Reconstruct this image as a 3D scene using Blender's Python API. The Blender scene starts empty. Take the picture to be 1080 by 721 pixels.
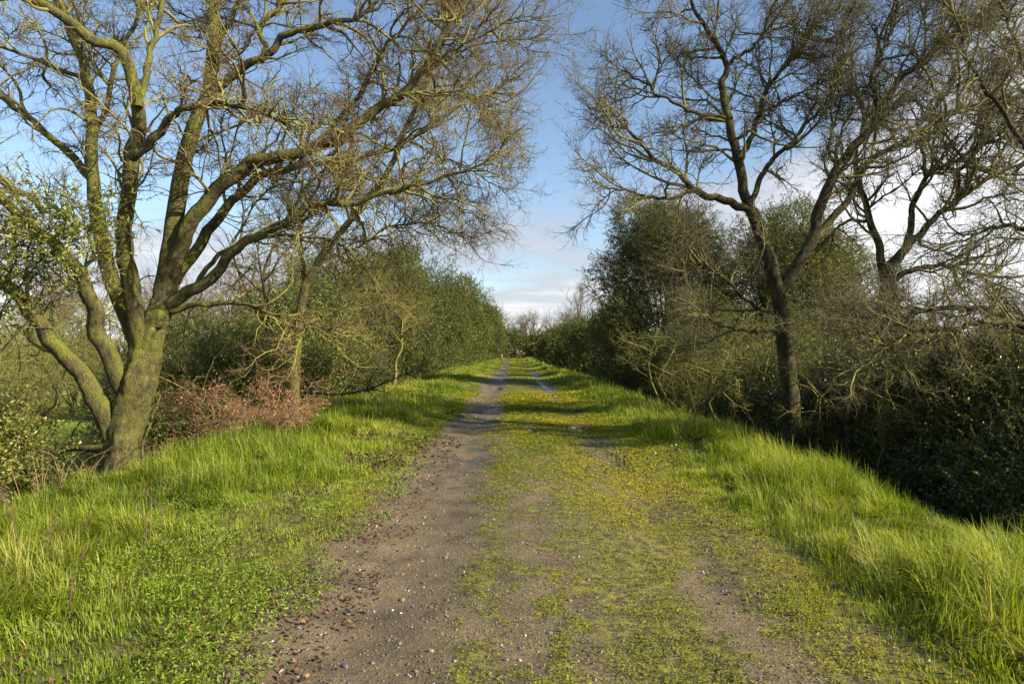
import bpy, math
import numpy as np
from mathutils import Vector
rng = np.random.default_rng(7)
scene = bpy.context.scene
COL = scene.collection
F = 720.0; CX = 541.0; CY = 371.0; EYE = 1.6
PI = math.pi

def at(px, py, Y):
    return np.array([(px-CX)/F*Y, Y, EYE+(CY-py)/F*Y])

# ------------------------------------------------------------ noise
_tab = np.random.default_rng(3).random((256, 256))
def vnoise(x, y):
    x = np.asarray(x, float); y = np.asarray(y, float)
    xi = np.floor(x).astype(int); yi = np.floor(y).astype(int)
    fx = x-xi; fy = y-yi
    fx = fx*fx*(3-2*fx); fy = fy*fy*(3-2*fy)
    a = _tab[xi & 255, yi & 255]; b = _tab[(xi+1) & 255, yi & 255]
    c = _tab[xi & 255, (yi+1) & 255]; d = _tab[(xi+1) & 255, (yi+1) & 255]
    return (a*(1-fx)+b*fx)*(1-fy)+(c*(1-fx)+d*fx)*fy
def fbm(x, y, o=4):
    s = 0; a = .5; t = 0
    for i in range(o):
        s = s+a*vnoise(x+17.3*i, y+9.1*i); t += a; a *= .5; x = x*2.03; y = y*2.03
    return s/t
def sst(a, b, x):
    t = np.clip((x-a)/(b-a), 0, 1); return t*t*(3-2*t)

# ------------------------------------------------------------ terrain
CL, CR = -4.75, 3.8
def gz(x, y):
    x = np.asarray(x, float); y = np.asarray(y, float)
    z = np.zeros(np.broadcast(x, y).shape)
    wob = (fbm(y*.13+5, x*0+2.2, 3)-.5)*.9
    # left flank and low field
    dl = np.maximum(0, (CL+wob*.6)-x)
    z = z-1.9*(1-np.exp(-(dl/2.4)**1.5))
    dr = np.maximum(0, x-(CR+wob*.5))
    z = z-2.1*(1-np.exp(-(dr/2.2)**1.5))
    # ruts
    z = z-.05*np.exp(-((x+.85-.06*np.sin(y*.2))/.5)**2)-.04*np.exp(-((x-1.45)/.4)**2)
    verge = sst(1.3, 2.6, -x)+sst(1.9, 2.8, x)
    z = z+verge*(.05+.19*(fbm(x*.8+3, y*.6, 3)-.5)+.11*(fbm(x*3, y*2.4+8, 2)-.5))
    z = z+.03*(fbm(x*2.2+40, y*1.3, 3)-.5)+.012*(fbm(x*9, y*9, 2)-.5)
    # long swell so the path dips and rises a little
    z = z+.05*np.sin(y*.05)*sst(10, 40, y)
    return z

# ------------------------------------------------------------ mesh helpers
def link_mesh(name, V, Q, mat, parent=None, smooth=False, rnd=None, extra=None):
    V = np.ascontiguousarray(V, dtype=np.float32); Q = np.ascontiguousarray(Q, dtype=np.int32)
    me = bpy.data.meshes.new(name)
    k = Q.shape[1]
    me.vertices.add(len(V)); me.vertices.foreach_set('co', V.ravel())
    me.loops.add(Q.size); me.loops.foreach_set('vertex_index', Q.ravel())
    me.polygons.add(len(Q))
    me.polygons.foreach_set('loop_start', np.arange(0, Q.size, k, dtype=np.int32))
    if smooth: me.polygons.foreach_set('use_smooth', np.ones(len(Q), dtype=bool))
    if rnd is not None:
        a = me.attributes.new('rnd', 'FLOAT', 'POINT'); a.data.foreach_set('value', np.ascontiguousarray(rnd, dtype=np.float32))
    for k2, v in (extra or {}).items():
        a = me.attributes.new(k2, 'FLOAT', 'POINT'); a.data.foreach_set('value', np.ascontiguousarray(v, dtype=np.float32))
    me.update(calc_edges=True)
    me.materials.append(mat)
    o = bpy.data.objects.new(name, me); COL.objects.link(o)
    if parent is not None: o.parent = parent
    return o

def tag(o, label=None, cat=None, group=None, kind=None):
    if label: o['label'] = label
    if cat: o['category'] = cat
    if group: o['group'] = group
    if kind: o['kind'] = kind
    return o
def empty(name, loc, label, cat, group=None, rz=0, sc=1):
    o = bpy.data.objects.new(name, None); COL.objects.link(o)
    o.empty_display_size = .2
    o.location = [float(v) for v in loc]; o.rotation_euler = (0, 0, rz)
    o.scale = (sc, sc, sc) if not isinstance(sc, tuple) else sc
    return tag(o, label, cat, group)
def dup(root, loc, label, rz=0, sc=1, group=None):
    r = root.copy(); COL.objects.link(r); r.location = [float(v) for v in loc]; r.rotation_euler = (0, 0, rz)
    r.scale = (sc, sc, sc) if not isinstance(sc, tuple) else sc
    r['label'] = label
    if group: r['group'] = group
    for ch in list(root.children):
        c = ch.copy(); COL.objects.link(c); c.parent = r
        for g in list(ch.children):
            d = g.copy(); COL.objects.link(d); d.parent = c
    return r

def norm(v): return v/np.maximum(np.linalg.norm(v, axis=-1, keepdims=True), 1e-9)

def resample(pts, K, wig=0.0):
    pts = np.asarray(pts, float)
    # catmull-rom
    P = np.vstack([2*pts[0]-pts[1], pts, 2*pts[-1]-pts[-2]])
    out = []
    for i in range(1, len(P)-2):
        for t in np.linspace(0, 1, 8, endpoint=False):
            a, b, c, d = P[i-1], P[i], P[i+1], P[i+2]
            out.append(.5*((2*b)+(-a+c)*t+(2*a-5*b+4*c-d)*t*t+(-a+3*b-3*c+d)*t**3))
    out.append(P[-2]); out = np.array(out)
    s = np.r_[0, np.cumsum(np.linalg.norm(np.diff(out, axis=0), axis=1))]
    u = np.linspace(0, s[-1], K)
    R = np.stack([np.interp(u, s, out[:, j]) for j in range(out.shape[1])], 1)
    if wig:
        n = rng.normal(size=(K, 3)); n = (n+np.roll(n, 1, 0))*.5
        w = np.minimum(1, np.arange(K)/3.)[:, None]
        R[:, :3] += n*wig*w
    return R

def tubes(P, R, S, lump=0.0):
    """P [N,K,3], R [N,K] -> verts, quads"""
    N, K, _ = P.shape
    T = np.empty_like(P)
    T[:, 1:-1] = P[:, 2:]-P[:, :-2]; T[:, 0] = P[:, 1]-P[:, 0]; T[:, -1] = P[:, -1]-P[:, -2]
    T = norm(T)
    m = norm(P[:, -1]-P[:, 0])
    ref = np.where(np.abs(m[:, 2:3]) < .7, np.array([[0, 0, 1.]]), np.array([[0, 1., 0]]))
    ref = norm(ref-(ref*m).sum(1, keepdims=True)*m)[:, None, :]
    A = norm(ref-(ref*T).sum(-1, keepdims=True)*T); B = np.cross(T, A)
    th = np.arange(S)/S*2*PI
    rr = R[:, :, None]*np.ones(S)
    if lump:
        kk = np.arange(K)[None, :, None]
        rr = rr*(1+lump*(np.sin(th*3+kk*.12+1)*.55+np.sin(th*5-kk*.2+2)*.4+np.sin(th*2+kk*.33)*.5+np.sin(th*9+kk*.15)*.25+.22*rng.normal(size=rr.shape)))
    V = P[:, :, None, :]+rr[..., None]*(A[:, :, None, :]*np.cos(th)[:, None]+B[:, :, None, :]*np.sin(th)[:, None])
    idx = np.arange(N*K*S).reshape(N, K, S)
    a = idx[:, :-1, :]; b = np.roll(a, -1, 2); d = idx[:, 1:, :]; c = np.roll(d, -1, 2)
    Q = np.stack([a, b, c, d], -1).reshape(-1, 4)
    return V.reshape(-1, 3), Q

def join(parts):
    Vs = []; Qs = []; o = 0
    for V, Q in parts:
        Vs.append(V); Qs.append(Q+o); o += len(V)
    return np.vstack(Vs), np.vstack(Qs)

def lens(P): return np.linalg.norm(np.diff(P, axis=1), axis=2).sum(1)

def grow(par, n, L, ang, K, wig, up=0., r0=None, rk=.55, tmin=.15, lvar=.45, bias=None, taper=.25, tipmul=.6):
    P, R = par
    w = lens(P); i = rng.choice(len(P), n, p=w/w.sum())
    t = tmin+(1-tmin)*rng.random(n)**.8
    Kp = P.shape[1]; f = t*(Kp-1); k = np.minimum(f.astype(int), Kp-2); f = (f-k)[:, None]
    p0 = P[i, k]*(1-f)+P[i, k+1]*f
    d = norm(P[i, k+1]-P[i, k]); r = R[i, k]*(1-f[:, 0])+R[i, k+1]*f[:, 0]
    q = rng.normal(size=(n, 3))
    if bias is not None: q = q+np.asarray(bias)
    q = norm(q-(q*d).sum(1, keepdims=True)*d)
    a = np.radians(ang)*(1+.35*rng.normal(size=(n, 1)))
    d = norm(d*np.cos(a)+q*np.sin(a))
    ln = L*(1+lvar*rng.uniform(-1, 1, n))*(1-(1-tipmul)*t)
    rad = np.minimum(r*.85, (r0 if r0 else 9)*(.75+.5*rng.random(n))) if r0 else r*rk
    out = np.empty((n, K, 3)); out[:, 0] = p0
    step = (ln/(K-1))[:, None]
    for j in range(1, K):
        d = norm(d+wig*rng.normal(size=(n, 3))+np.array([0, 0, up]))
        out[:, j] = out[:, j-1]+d*step
    RR = rad[:, None]*np.linspace(1, taper, K)
    return out, RR

def tips(par, nper, L, K, wig, spread=35):
    """continue growth from the ends of branches"""
    P, R = par
    i = np.repeat(np.arange(len(P)), nper); n = len(i)
    d = norm(P[i, -1]-P[i, -3]); q = rng.normal(size=(n, 3)); q = norm(q-(q*d).sum(1, keepdims=True)*d)
    a = np.radians(spread)*rng.random((n, 1)); d = norm(d*np.cos(a)+q*np.sin(a))
    out = np.empty((n, K, 3)); out[:, 0] = P[i, -1]
    st = (L*rng.uniform(.5, 1.3, n)/(K-1))[:, None]
    for j in range(1, K):
        d = norm(d+wig*rng.normal(size=(n, 3))); out[:, j] = out[:, j-1]+d*st
    return out, R[i, -1][:, None]*np.linspace(.95, .3, K)

def cat(*bs):
    return np.concatenate([b[0] for b in bs]), np.concatenate([b[1] for b in bs])

def leaves(pos, nrm, L, W, fold=.25, six=True, dirv=None):
    """leaf shaped faces at pos [n,3] with normals nrm; returns V, Q"""
    n = len(pos)
    q = rng.normal(size=(n, 3)) if dirv is None else dirv
    u = norm(q-(q*nrm).sum(1, keepdims=True)*nrm); v = np.cross(nrm, u)
    L = (L*rng.uniform(.6, 1.25, n))[:, None]; W = (W*rng.uniform(.7, 1.2, n))[:, None]
    if six:
        a = pos; b = pos+u*L*.45+v*W*.5+nrm*W*fold; c = pos+u*L; d = pos+u*L*.45-v*W*.5+nrm*W*fold
        V = np.stack([a, b, c, d], 1)
        # two triangles share the midrib
        idx = np.arange(n)[:, None]*4
        T = np.concatenate([idx+np.array([0, 1, 2]), idx+np.array([0, 2, 3])])
        return V.reshape(-1, 3), T
    V = np.stack([pos, pos+u*L*.5+v*W*.5, pos+u*L, pos+u*L*.5-v*W*.5], 1)
    idx = np.arange(n)[:, None]*4
    return V.reshape(-1, 3), np.concatenate([idx+np.array([0, 1, 2]), idx+np.array([0, 2, 3])])

# ------------------------------------------------------------ materials
def mat(name):
    m = bpy.data.materials.new(name); m.use_nodes = True
    nt = m.node_tree; nt.nodes.clear()
    out = nt.nodes.new('ShaderNodeOutputMaterial')
    return m, nt, out
def N(nt, t, **kw):
    n = nt.nodes.new(t)
    for k, v in kw.items(): setattr(n, k, v)
    return n
def ramp(nt, stops, fac=None):
    r = N(nt, 'ShaderNodeValToRGB'); e = r.color_ramp.elements
    e[0].position, e[0].color = stops[0][0], (*stops[0][1], 1)
    e[1].position, e[1].color = stops[-1][0], (*stops[-1][1], 1)
    for p, c in stops[1:-1]:
        x = e.new(p); x.color = (*c, 1)
    if fac is not None: nt.links.new(fac, r.inputs[0])
    return r
def noise(nt, scale, detail=4, rough=.6, vec=None):
    n = N(nt, 'ShaderNodeTexNoise'); n.inputs['Scale'].default_value = scale
    n.inputs['Detail'].default_value = detail; n.inputs['Roughness'].default_value = rough
    if vec is not None: nt.links.new(vec, n.inputs['Vector'])
    return n
def mixc(nt, fac, a, b):
    m = N(nt, 'ShaderNodeMix', data_type='RGBA')
    if isinstance(fac, float): m.inputs[0].default_value = fac
    else: nt.links.new(fac, m.inputs[0])
    for s, v in ((6, a), (7, b)):
        if isinstance(v, tuple): m.inputs[s].default_value = (*v, 1)
        else: nt.links.new(v, m.inputs[s])
    return m.outputs[2]
def math_(nt, op, a, b=None, c=None):
    m = N(nt, 'ShaderNodeMath', operation=op)
    for i, v in enumerate((a, b, c)):
        if v is None: continue
        if isinstance(v, (int, float)): m.inputs[i].default_value = v
        else: nt.links.new(v, m.inputs[i])
    return m.outputs[0]

def leaf_mat(name, stops, rough=.45, spec=.5, trans=.25, tcol=None):
    m, nt, out = mat(name)
    a = N(nt, 'ShaderNodeAttribute', attribute_name='rnd')
    r = ramp(nt, stops, a.outputs['Fac'])
    p = N(nt, 'ShaderNodeBsdfPrincipled'); p.inputs['Roughness'].default_value = rough
    p.inputs['Specular IOR Level'].default_value = spec
    nt.links.new(r.outputs[0], p.inputs['Base Color'])
    t = N(nt, 'ShaderNodeBsdfTranslucent')
    mul = N(nt, 'ShaderNodeMix', data_type='RGBA', blend_type='MULTIPLY'); mul.inputs[0].default_value = 1
    nt.links.new(r.outputs[0], mul.inputs[6]); mul.inputs[7].default_value = (*(tcol or (1.6, 1.7, .6)), 1)
    nt.links.new(mul.outputs[2], t.inputs[0])
    mx = N(nt, 'ShaderNodeMixShader'); mx.inputs[0].default_value = trans
    nt.links.new(p.outputs[0], mx.inputs[1]); nt.links.new(t.outputs[0], mx.inputs[2])
    nt.links.new(mx.outputs[0], out.inputs[0])
    return m

def bark_mat(name, bark1, bark2, moss, mossamt=.5, scale=1., bump=.6):
    m, nt, out = mat(name)
    tc = N(nt, 'ShaderNodeTexCoord'); mp = N(nt, 'ShaderNodeMapping'); mp.inputs['Scale'].default_value = (1, 1, .45)
    nt.links.new(tc.outputs['Object'], mp.inputs[0])
    n1 = noise(nt, 14*scale, 6, .7, mp.outputs[0]); n2 = noise(nt, 2.6*scale, 5, .65, tc.outputs['Object'])
    n3 = noise(nt, 60*scale, 3, .7, tc.outputs['Object'])
    br = ramp(nt, [(.3, bark1), (.7, bark2)], n1.outputs[0])
    geo = N(nt, 'ShaderNodeNewGeometry'); sx = N(nt, 'ShaderNodeSeparateXYZ'); nt.links.new(geo.outputs['Normal'], sx.inputs[0])
    f = math_(nt, 'ADD', math_(nt, 'ADD', math_(nt, 'MULTIPLY', n2.outputs[0], 1.0), math_(nt, 'MULTIPLY', n1.outputs[0], .6)), math_(nt, 'MULTIPLY', sx.outputs[2], .22))
    f = math_(nt, 'ADD', f, math_(nt, 'MULTIPLY', n3.outputs[0], .5))
    mr = N(nt, 'ShaderNodeMapRange'); nt.links.new(f, mr.inputs[0])
    mr.inputs[1].default_value = 1.35-mossamt*.7; mr.inputs[2].default_value = 1.7-mossamt*.7
    mc = ramp(nt, [(.35, tuple(c*.3 for c in moss)), (.62, tuple(c*1.1 for c in moss))], n3.outputs[0])
    col = mixc(nt, mr.outputs[0], br.outputs[0], mc.outputs[0])
    p = N(nt, 'ShaderNodeBsdfPrincipled'); p.inputs['Roughness'].default_value = .9; p.inputs['Specular IOR Level'].default_value = .2
    nt.links.new(col, p.inputs['Base Color'])
    h = math_(nt, 'ADD', math_(nt, 'MULTIPLY', n1.outputs[0], 1.), math_(nt, 'MULTIPLY', n3.outputs[0], .35))
    b = N(nt, 'ShaderNodeBump'); b.inputs['Strength'].default_value = bump; b.inputs['Distance'].default_value = .05
    nt.links.new(h, b.inputs['Height']); nt.links.new(b.outputs[0], p.inputs['Normal'])
    nt.links.new(p.outputs[0], out.inputs[0])
    return m

def plain(name, c, rough=.8, metal=0, spec=.3, vary=0.25, scale=20):
    m, nt, out = mat(name)
    tc = N(nt, 'ShaderNodeTexCoord'); n = noise(nt, scale, 4, .6, tc.outputs['Object'])
    r = ramp(nt, [(.3, tuple(x*(1-vary) for x in c)), (.7, tuple(x*(1+vary) for x in c))], n.outputs[0])
    p = N(nt, 'ShaderNodeBsdfPrincipled'); p.inputs['Roughness'].default_value = rough; p.inputs['Metallic'].default_value = metal
    p.inputs['Specular IOR Level'].default_value = spec
    nt.links.new(r.outputs[0], p.inputs['Base Color']); nt.links.new(p.outputs[0], out.inputs[0])
    return m

MOSS = (.17, .18, .032)
M_OAK = bark_mat('oak bark', (.03, .024, .015), (.11, .09, .048), MOSS, .63, 1., 1.)
M_BARK = bark_mat('bare tree bark', (.018, .014, .01), (.06, .048, .03), (.15, .155, .03), .48, 1., 1.)
M_TWIG = bark_mat('mossy twig', (.07, .05, .03), (.14, .105, .06), (.24, .235, .05), .75, 1.5, .1)
M_FINE = plain('fine twig', (.13, .078, .05), .8, vary=.35, scale=3)
M_FINE2 = plain('fine dark twig', (.095, .075, .05), .8, vary=.35, scale=3)
M_SCRUB = bark_mat('scrub twig', (.06, .048, .025), (.12, .1, .05), (.2, .2, .05), .75, 1.2, .1)
M_STEM = plain('shrub stem', (.06, .05, .028), .9, vary=.4, scale=8)
M_DRY = plain('dry stalk', (.23, .145, .08), .9, vary=.35, scale=9)
M_EVER = leaf_mat('evergreen leaf', [(0, (.03, .045, .01)), (.45, (.068, .09, .016)), (.8, (.125, .145, .022)), (1, (.2, .2, .04))], .45, .3, .25)
M_GREEN = leaf_mat('fresh green leaf', [(0, (.05, .075, .012)), (.45, (.11, .15, .018)), (.8, (.18, .21, .03)), (1, (.24, .23, .05))], .42, .45, .25)
M_EVER2 = leaf_mat('olive leaf', [(0, (.04, .05, .014)), (.4, (.085, .1, .02)), (.75, (.14, .15, .03)), (1, (.22, .18, .05))], .5, .28, .28)
M_HOLLY = leaf_mat('glossy leaf', [(0, (.04, .052, .012)), (.55, (.085, .105, .02)), (.9, (.15, .17, .03)), (1, (.24, .17, .04))], .36, .42, .25)
M_YHOLLY = leaf_mat('yellow green leaf', [(0, (.07, .09, .015)), (.5, (.17, .19, .028)), (.9, (.28, .28, .06)), (1, (.3, .26, .07))], .38, .5, .35)
M_RUSSET = leaf_mat('russet leaf', [(0, (.16, .06, .03)), (.5, (.32, .14, .075)), (1, (.45, .26, .16))], .6, .3, .25, (1.3, .9, .7))
M_LITTER = leaf_mat('leaf litter', [(0, (.025, .012, .01)), (.6, (.075, .03, .022)), (.95, (.14, .07, .042)), (1, (.24, .14, .05))], .4, .5, .05, (1.2, .9, .7))
M_GRASS = leaf_mat('grass blade', [(0, (.075, .125, .01)), (.35, (.16, .22, .014)), (.65, (.245, .295, .025)), (.88, (.31, .32, .05)), (.93, (.3, .24, .11)), (1, (.4, .31, .15))], .5, .22, .42, (1.35, 1.4, .5))
M_MOSSL = leaf_mat('low weed leaf', [(0, (.08, .11, .012)), (.45, (.2, .22, .02)), (1, (.38, .31, .03))], .6, .15, .3, (1.3, 1.3, .5))
M_WEED = leaf_mat('broad weed leaf', [(0, (.09, .15, .012)), (.5, (.17, .235, .022)), (1, (.25, .31, .06))], .5, .22, .35, (1.3, 1.4, .5))
M_PEB = leaf_mat('pebble', [(0, (.025, .027, .03)), (.4, (.085, .08, .07)), (.75, (.18, .15, .11)), (.85, (.33, .19, .1)), (1, (.55, .53, .48))], .45, .5, 0)

# ============================================================ SETTING
def track_masks(x, y):
    """bare gravel (0..1) and wetness for the surface of the track"""
    n = fbm(x*1.3+11, y*.45+3, 4); n2 = fbm(x*4+50, y*3, 3)
    e = (n-.5)*.9+(n2-.5)*1.0+(fbm(x*13, y*11, 2)-.5)*.5
    near = 1-sst(4, 14, y)
    left = sst(-1.7, -1.3, x+e*.5)*(1-sst(-.42, -.02, x+e*.6+.04*near))
    right = sst(1.15, 1.4, x+e*.5)*(1-sst(1.6, 1.9, x+e*.5))*sst(.44, .62, n2*.5+n*.5+.2*sst(14, 40, y)-.02*near)*(1-.25*near)
    mid = np.exp(-((x-.2)/.34)**2)*near*sst(.38, .6, n2+.1)*.95
    g = np.clip(np.maximum(np.maximum(left, right), mid), 0, 1)
    wet = np.clip(np.exp(-((x+.55)/.5)**2)*.8+np.exp(-((x-1.5)/.35)**2), 0, 1)*sst(.35, .6, fbm(x*.9+7, y*.35+20, 3)+.1)
    wet = wet*sst(3.2, 9, y+1.5*(n-.5))*(.35+.65*sst(.42, .58, fbm(x*3+4, y*.9+3, 3)))
    return g, wet

def make_ground():
    ys = [-6.]
    while ys[-1] < 420: ys.append(ys[-1]+max(.045, (abs(ys[-1])-2)*.013 if ys[-1] > 0 else .3))
    ys = np.array(ys)
    ys = np.r_[ys, 480, 600, 800, 1200, 2000]
    xs = np.r_[-1500, -700, -300, -150, -80, -50, np.arange(-36, -8, .7), np.arange(-8, -2.6, .12), np.arange(-2.6, 2.8, .045), np.arange(2.8, 8, .12),
               np.arange(8, 36, .7), 50, 80, 150, 300, 700, 1500]
    X, Y = np.meshgrid(xs, ys); Z = gz(X, Y)
    V = np.stack([X, Y, Z], -1).reshape(-1, 3)
    ny, nx = X.shape; i = np.arange(ny*nx).reshape(ny, nx)
    Q = np.stack([i[:-1, :-1], i[:-1, 1:], i[1:, 1:], i[1:, :-1]], -1).reshape(-1, 4)
    g, w = track_masks(X, Y)
    m, nt, out = mat('ground surface')
    ag = N(nt, 'ShaderNodeAttribute', attribute_name='gravel'); aw = N(nt, 'ShaderNodeAttribute', attribute_name='wet')
    tk = N(nt, 'ShaderNodeAttribute', attribute_name='track')
    tc = N(nt, 'ShaderNodeTexCoord'); ob = tc.outputs['Object']
    n1 = noise(nt, 3.5, 8, .7, ob); n2 = noise(nt, 28, 6, .75, ob); n3 = noise(nt, .35, 4, .6, ob)
    v = N(nt, 'ShaderNodeTexVoronoi'); v.inputs['Scale'].default_value = 75; nt.links.new(ob, v.inputs['Vector']); v.inputs['Randomness'].default_value = 1
    v2 = N(nt, 'ShaderNodeTexVoronoi'); v2.inputs['Scale'].default_value = 190; nt.links.new(ob, v2.inputs['Vector'])
    grit = ramp(nt, [(0, (.035, .029, .019)), (.35, (.09, .07, .04)), (.7, (.15, .12, .072)), (.93, (.2, .16, .1)), (1, (.34, .31, .24))], v.outputs['Color'])
    grit2 = ramp(nt, [(.2, (.045, .035, .022)), (.8, (.16, .128, .08))], v2.outputs['Color'])
    mud = ramp(nt, [(.3, (.05, .036, .02)), (.7, (.14, .107, .066))], n2.outputs[0])
    c = mixc(nt, .5, grit.outputs[0], grit2.outputs[0]); c = mixc(nt, math_(nt, 'MULTIPLY', n1.outputs[0], .7), c, mud.outputs[0])
    n5 = noise(nt, 1.7, 5, .7, ob); bl = ramp(nt, [(.36, (.6, .58, .55)), (.58, (1.35, 1.3, 1.22))], n5.outputs[0])
    mb = N(nt, 'ShaderNodeMix', data_type='RGBA', blend_type='MULTIPLY'); mb.inputs[0].default_value = 1; nt.links.new(c, mb.inputs[6]); nt.links.new(bl.outputs[0], mb.inputs[7]); c = mb.outputs[2]
    dark = N(nt, 'ShaderNodeMix', data_type='RGBA', blend_type='MULTIPLY'); nt.links.new(aw.outputs['Fac'], dark.inputs[0]); nt.links.new(c, dark.inputs[6]); dark.inputs[7].default_value = (.5, .47, .46, 1)
    n4 = noise(nt, 9, 6, .75, ob); mz = math_(nt, 'ADD', math_(nt, 'MULTIPLY', n2.outputs[0], .5), math_(nt, 'MULTIPLY', n4.outputs[0], .5))
    mossy = ramp(nt, [(.41, (.035, .027, .016)), (.48, (.085, .07, .03)), (.53, (.14, .135, .022)), (.66, (.24, .215, .022))], mz)
    turf = ramp(nt, [(.3, (.045, .035, .016)), (.5, (.075, .07, .02)), (.75, (.12, .13, .025))], n2.outputs[0])
    under = mixc(nt, tk.outputs['Fac'], turf.outputs[0], mossy.outputs[0])
    e = math_(nt, 'ADD', ag.outputs['Fac'], math_(nt, 'MULTIPLY', math_(nt, 'SUBTRACT', n2.outputs[0], .5), 1.6))
    mr = N(nt, 'ShaderNodeMapRange'); mr.inputs[1].default_value = .32; mr.inputs[2].default_value = .62; nt.links.new(e, mr.inputs[0])
    col = mixc(nt, mr.outputs[0], under, dark.outputs[2])
    lf = N(nt, 'ShaderNodeAttribute', attribute_name='field')
    fg = ramp(nt, [(.3, (.08, .12, .015)), (.7, (.15, .2, .022))], n3.outputs[0])
    col = mixc(nt, lf.outputs['Fac'], col, fg.outputs[0])
    p = N(nt, 'ShaderNodeBsdfPrincipled'); nt.links.new(col, p.inputs['Base Color'])
    rw = N(nt, 'ShaderNodeMapRange'); nt.links.new(math_(nt, 'MULTIPLY', aw.outputs['Fac'], math_(nt, 'ADD', n1.outputs[0], .35)), rw.inputs[0])
    rw.inputs[1].default_value = .1; rw.inputs[2].default_value = .8; rw.inputs[3].default_value = .85; rw.inputs[4].default_value = .28
    nt.links.new(rw.outputs[0], p.inputs['Roughness']); p.inputs['Specular IOR Level'].default_value = .4
    h = math_(nt, 'ADD', math_(nt, 'MULTIPLY', v.outputs['Distance'], -.5), math_(nt, 'MULTIPLY', n2.outputs[0], 1.8))
    b = N(nt, 'ShaderNodeBump'); b.inputs['Strength'].default_value = .65; b.inputs['Distance'].default_value = .012
    nt.links.new(h, b.inputs['Height']); nt.links.new(b.outputs[0], p.inputs['Normal'])
    nt.links.new(p.outputs[0], out.inputs[0])
    track = sst(-2.2, -1.6, X)*(1-sst(2.0, 2.6, X))
    field = sst(7.5, 9, -X)
    o = link_mesh('ground', V, Q, m, smooth=True, extra=dict(gravel=g.ravel(), wet=w.ravel(), track=track.ravel(), field=field.ravel()))
    tag(o, kind='structure')
make_ground()

# puddles lying in the wet ruts
def puddle(cx, cy, rx, ry):
    n = 40; th = np.arange(n)/n*2*PI
    k = .62+.5*fbm(np.cos(th)*1.7+cx*3+20, np.sin(th)*1.7+cy+20, 3)+.18*np.sin(th*4+cx*9)
    x = cx+rx*k*np.cos(th); y = cy+ry*k*np.sin(th)
    z0 = np.percentile(gz(x, y), 45)+.006
    V = np.vstack([np.stack([x, y, np.full(n, z0)], 1), [[cx, cy, z0]]])
    T = np.stack([np.arange(n), (np.arange(n)+1) % n, np.full(n, n)], 1)
    o = link_mesh('puddle', V, T, M_WATER, smooth=True); tag(o, kind='structure')
M_WATER, _nt, _o = mat('puddle water')
_p = N(_nt, 'ShaderNodeBsdfPrincipled'); _p.inputs['Base Color'].default_value = (.03, .028, .022, 1); _p.inputs['Roughness'].default_value = .04
_p.inputs['IOR'].default_value = 1.33; _p.inputs['Specular IOR Level'].default_value = .7; _nt.links.new(_p.outputs[0], _o.inputs[0])
for a in ((.38, 14.3, .17, .6), (.62, 14.6, .12, .75), (.55, 13.5, .09, .25), (1.25, 14.6, .25, .5), 
          (-.5, 30, .16, 1.4), (-.35, 40, .2, 2.)):
    puddle(*a)

# ------------------------------------------------------------ grass
def blades(x, y, L, W, bend, az, rndv):
    n = len(x); z = gz(x, y)-.01
    dx = np.cos(az); dy = np.sin(az)
    wx = -np.sin(az+rng.normal(0, .5, n)); wy = np.cos(az)
    t = np.array([0, .35, .7, 1.]); w = np.array([.8, 1., .7, .06])
    h = L[:, None]*(t-bend[:, None]*.55*t**2); r = L[:, None]*bend[:, None]*t**2*.8
    cx = x[:, None]+dx[:, None]*r; cy = y[:, None]+dy[:, None]*r; cz = z[:, None]+h
    ww = W[:, None]*w*.5
    A = np.stack([cx+wx[:, None]*ww, cy+wy[:, None]*ww, cz], -1); B = np.stack([cx-wx[:, None]*ww, cy-wy[:, None]*ww, cz], -1)
    V = np.stack([A, B], 2).reshape(-1, 3)
    i = np.arange(n)[:, None, None]*8+np.arange(3)[None, :, None]*2
    Q = (i+np.array([0, 1, 3, 2])).reshape(-1, 4)
    return V, Q, np.repeat(rndv, 8)

def scatter(n, x0, x1, y0, y1):
    return rng.uniform(x0, x1, n), rng.uniform(y0, y1, n)

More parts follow.
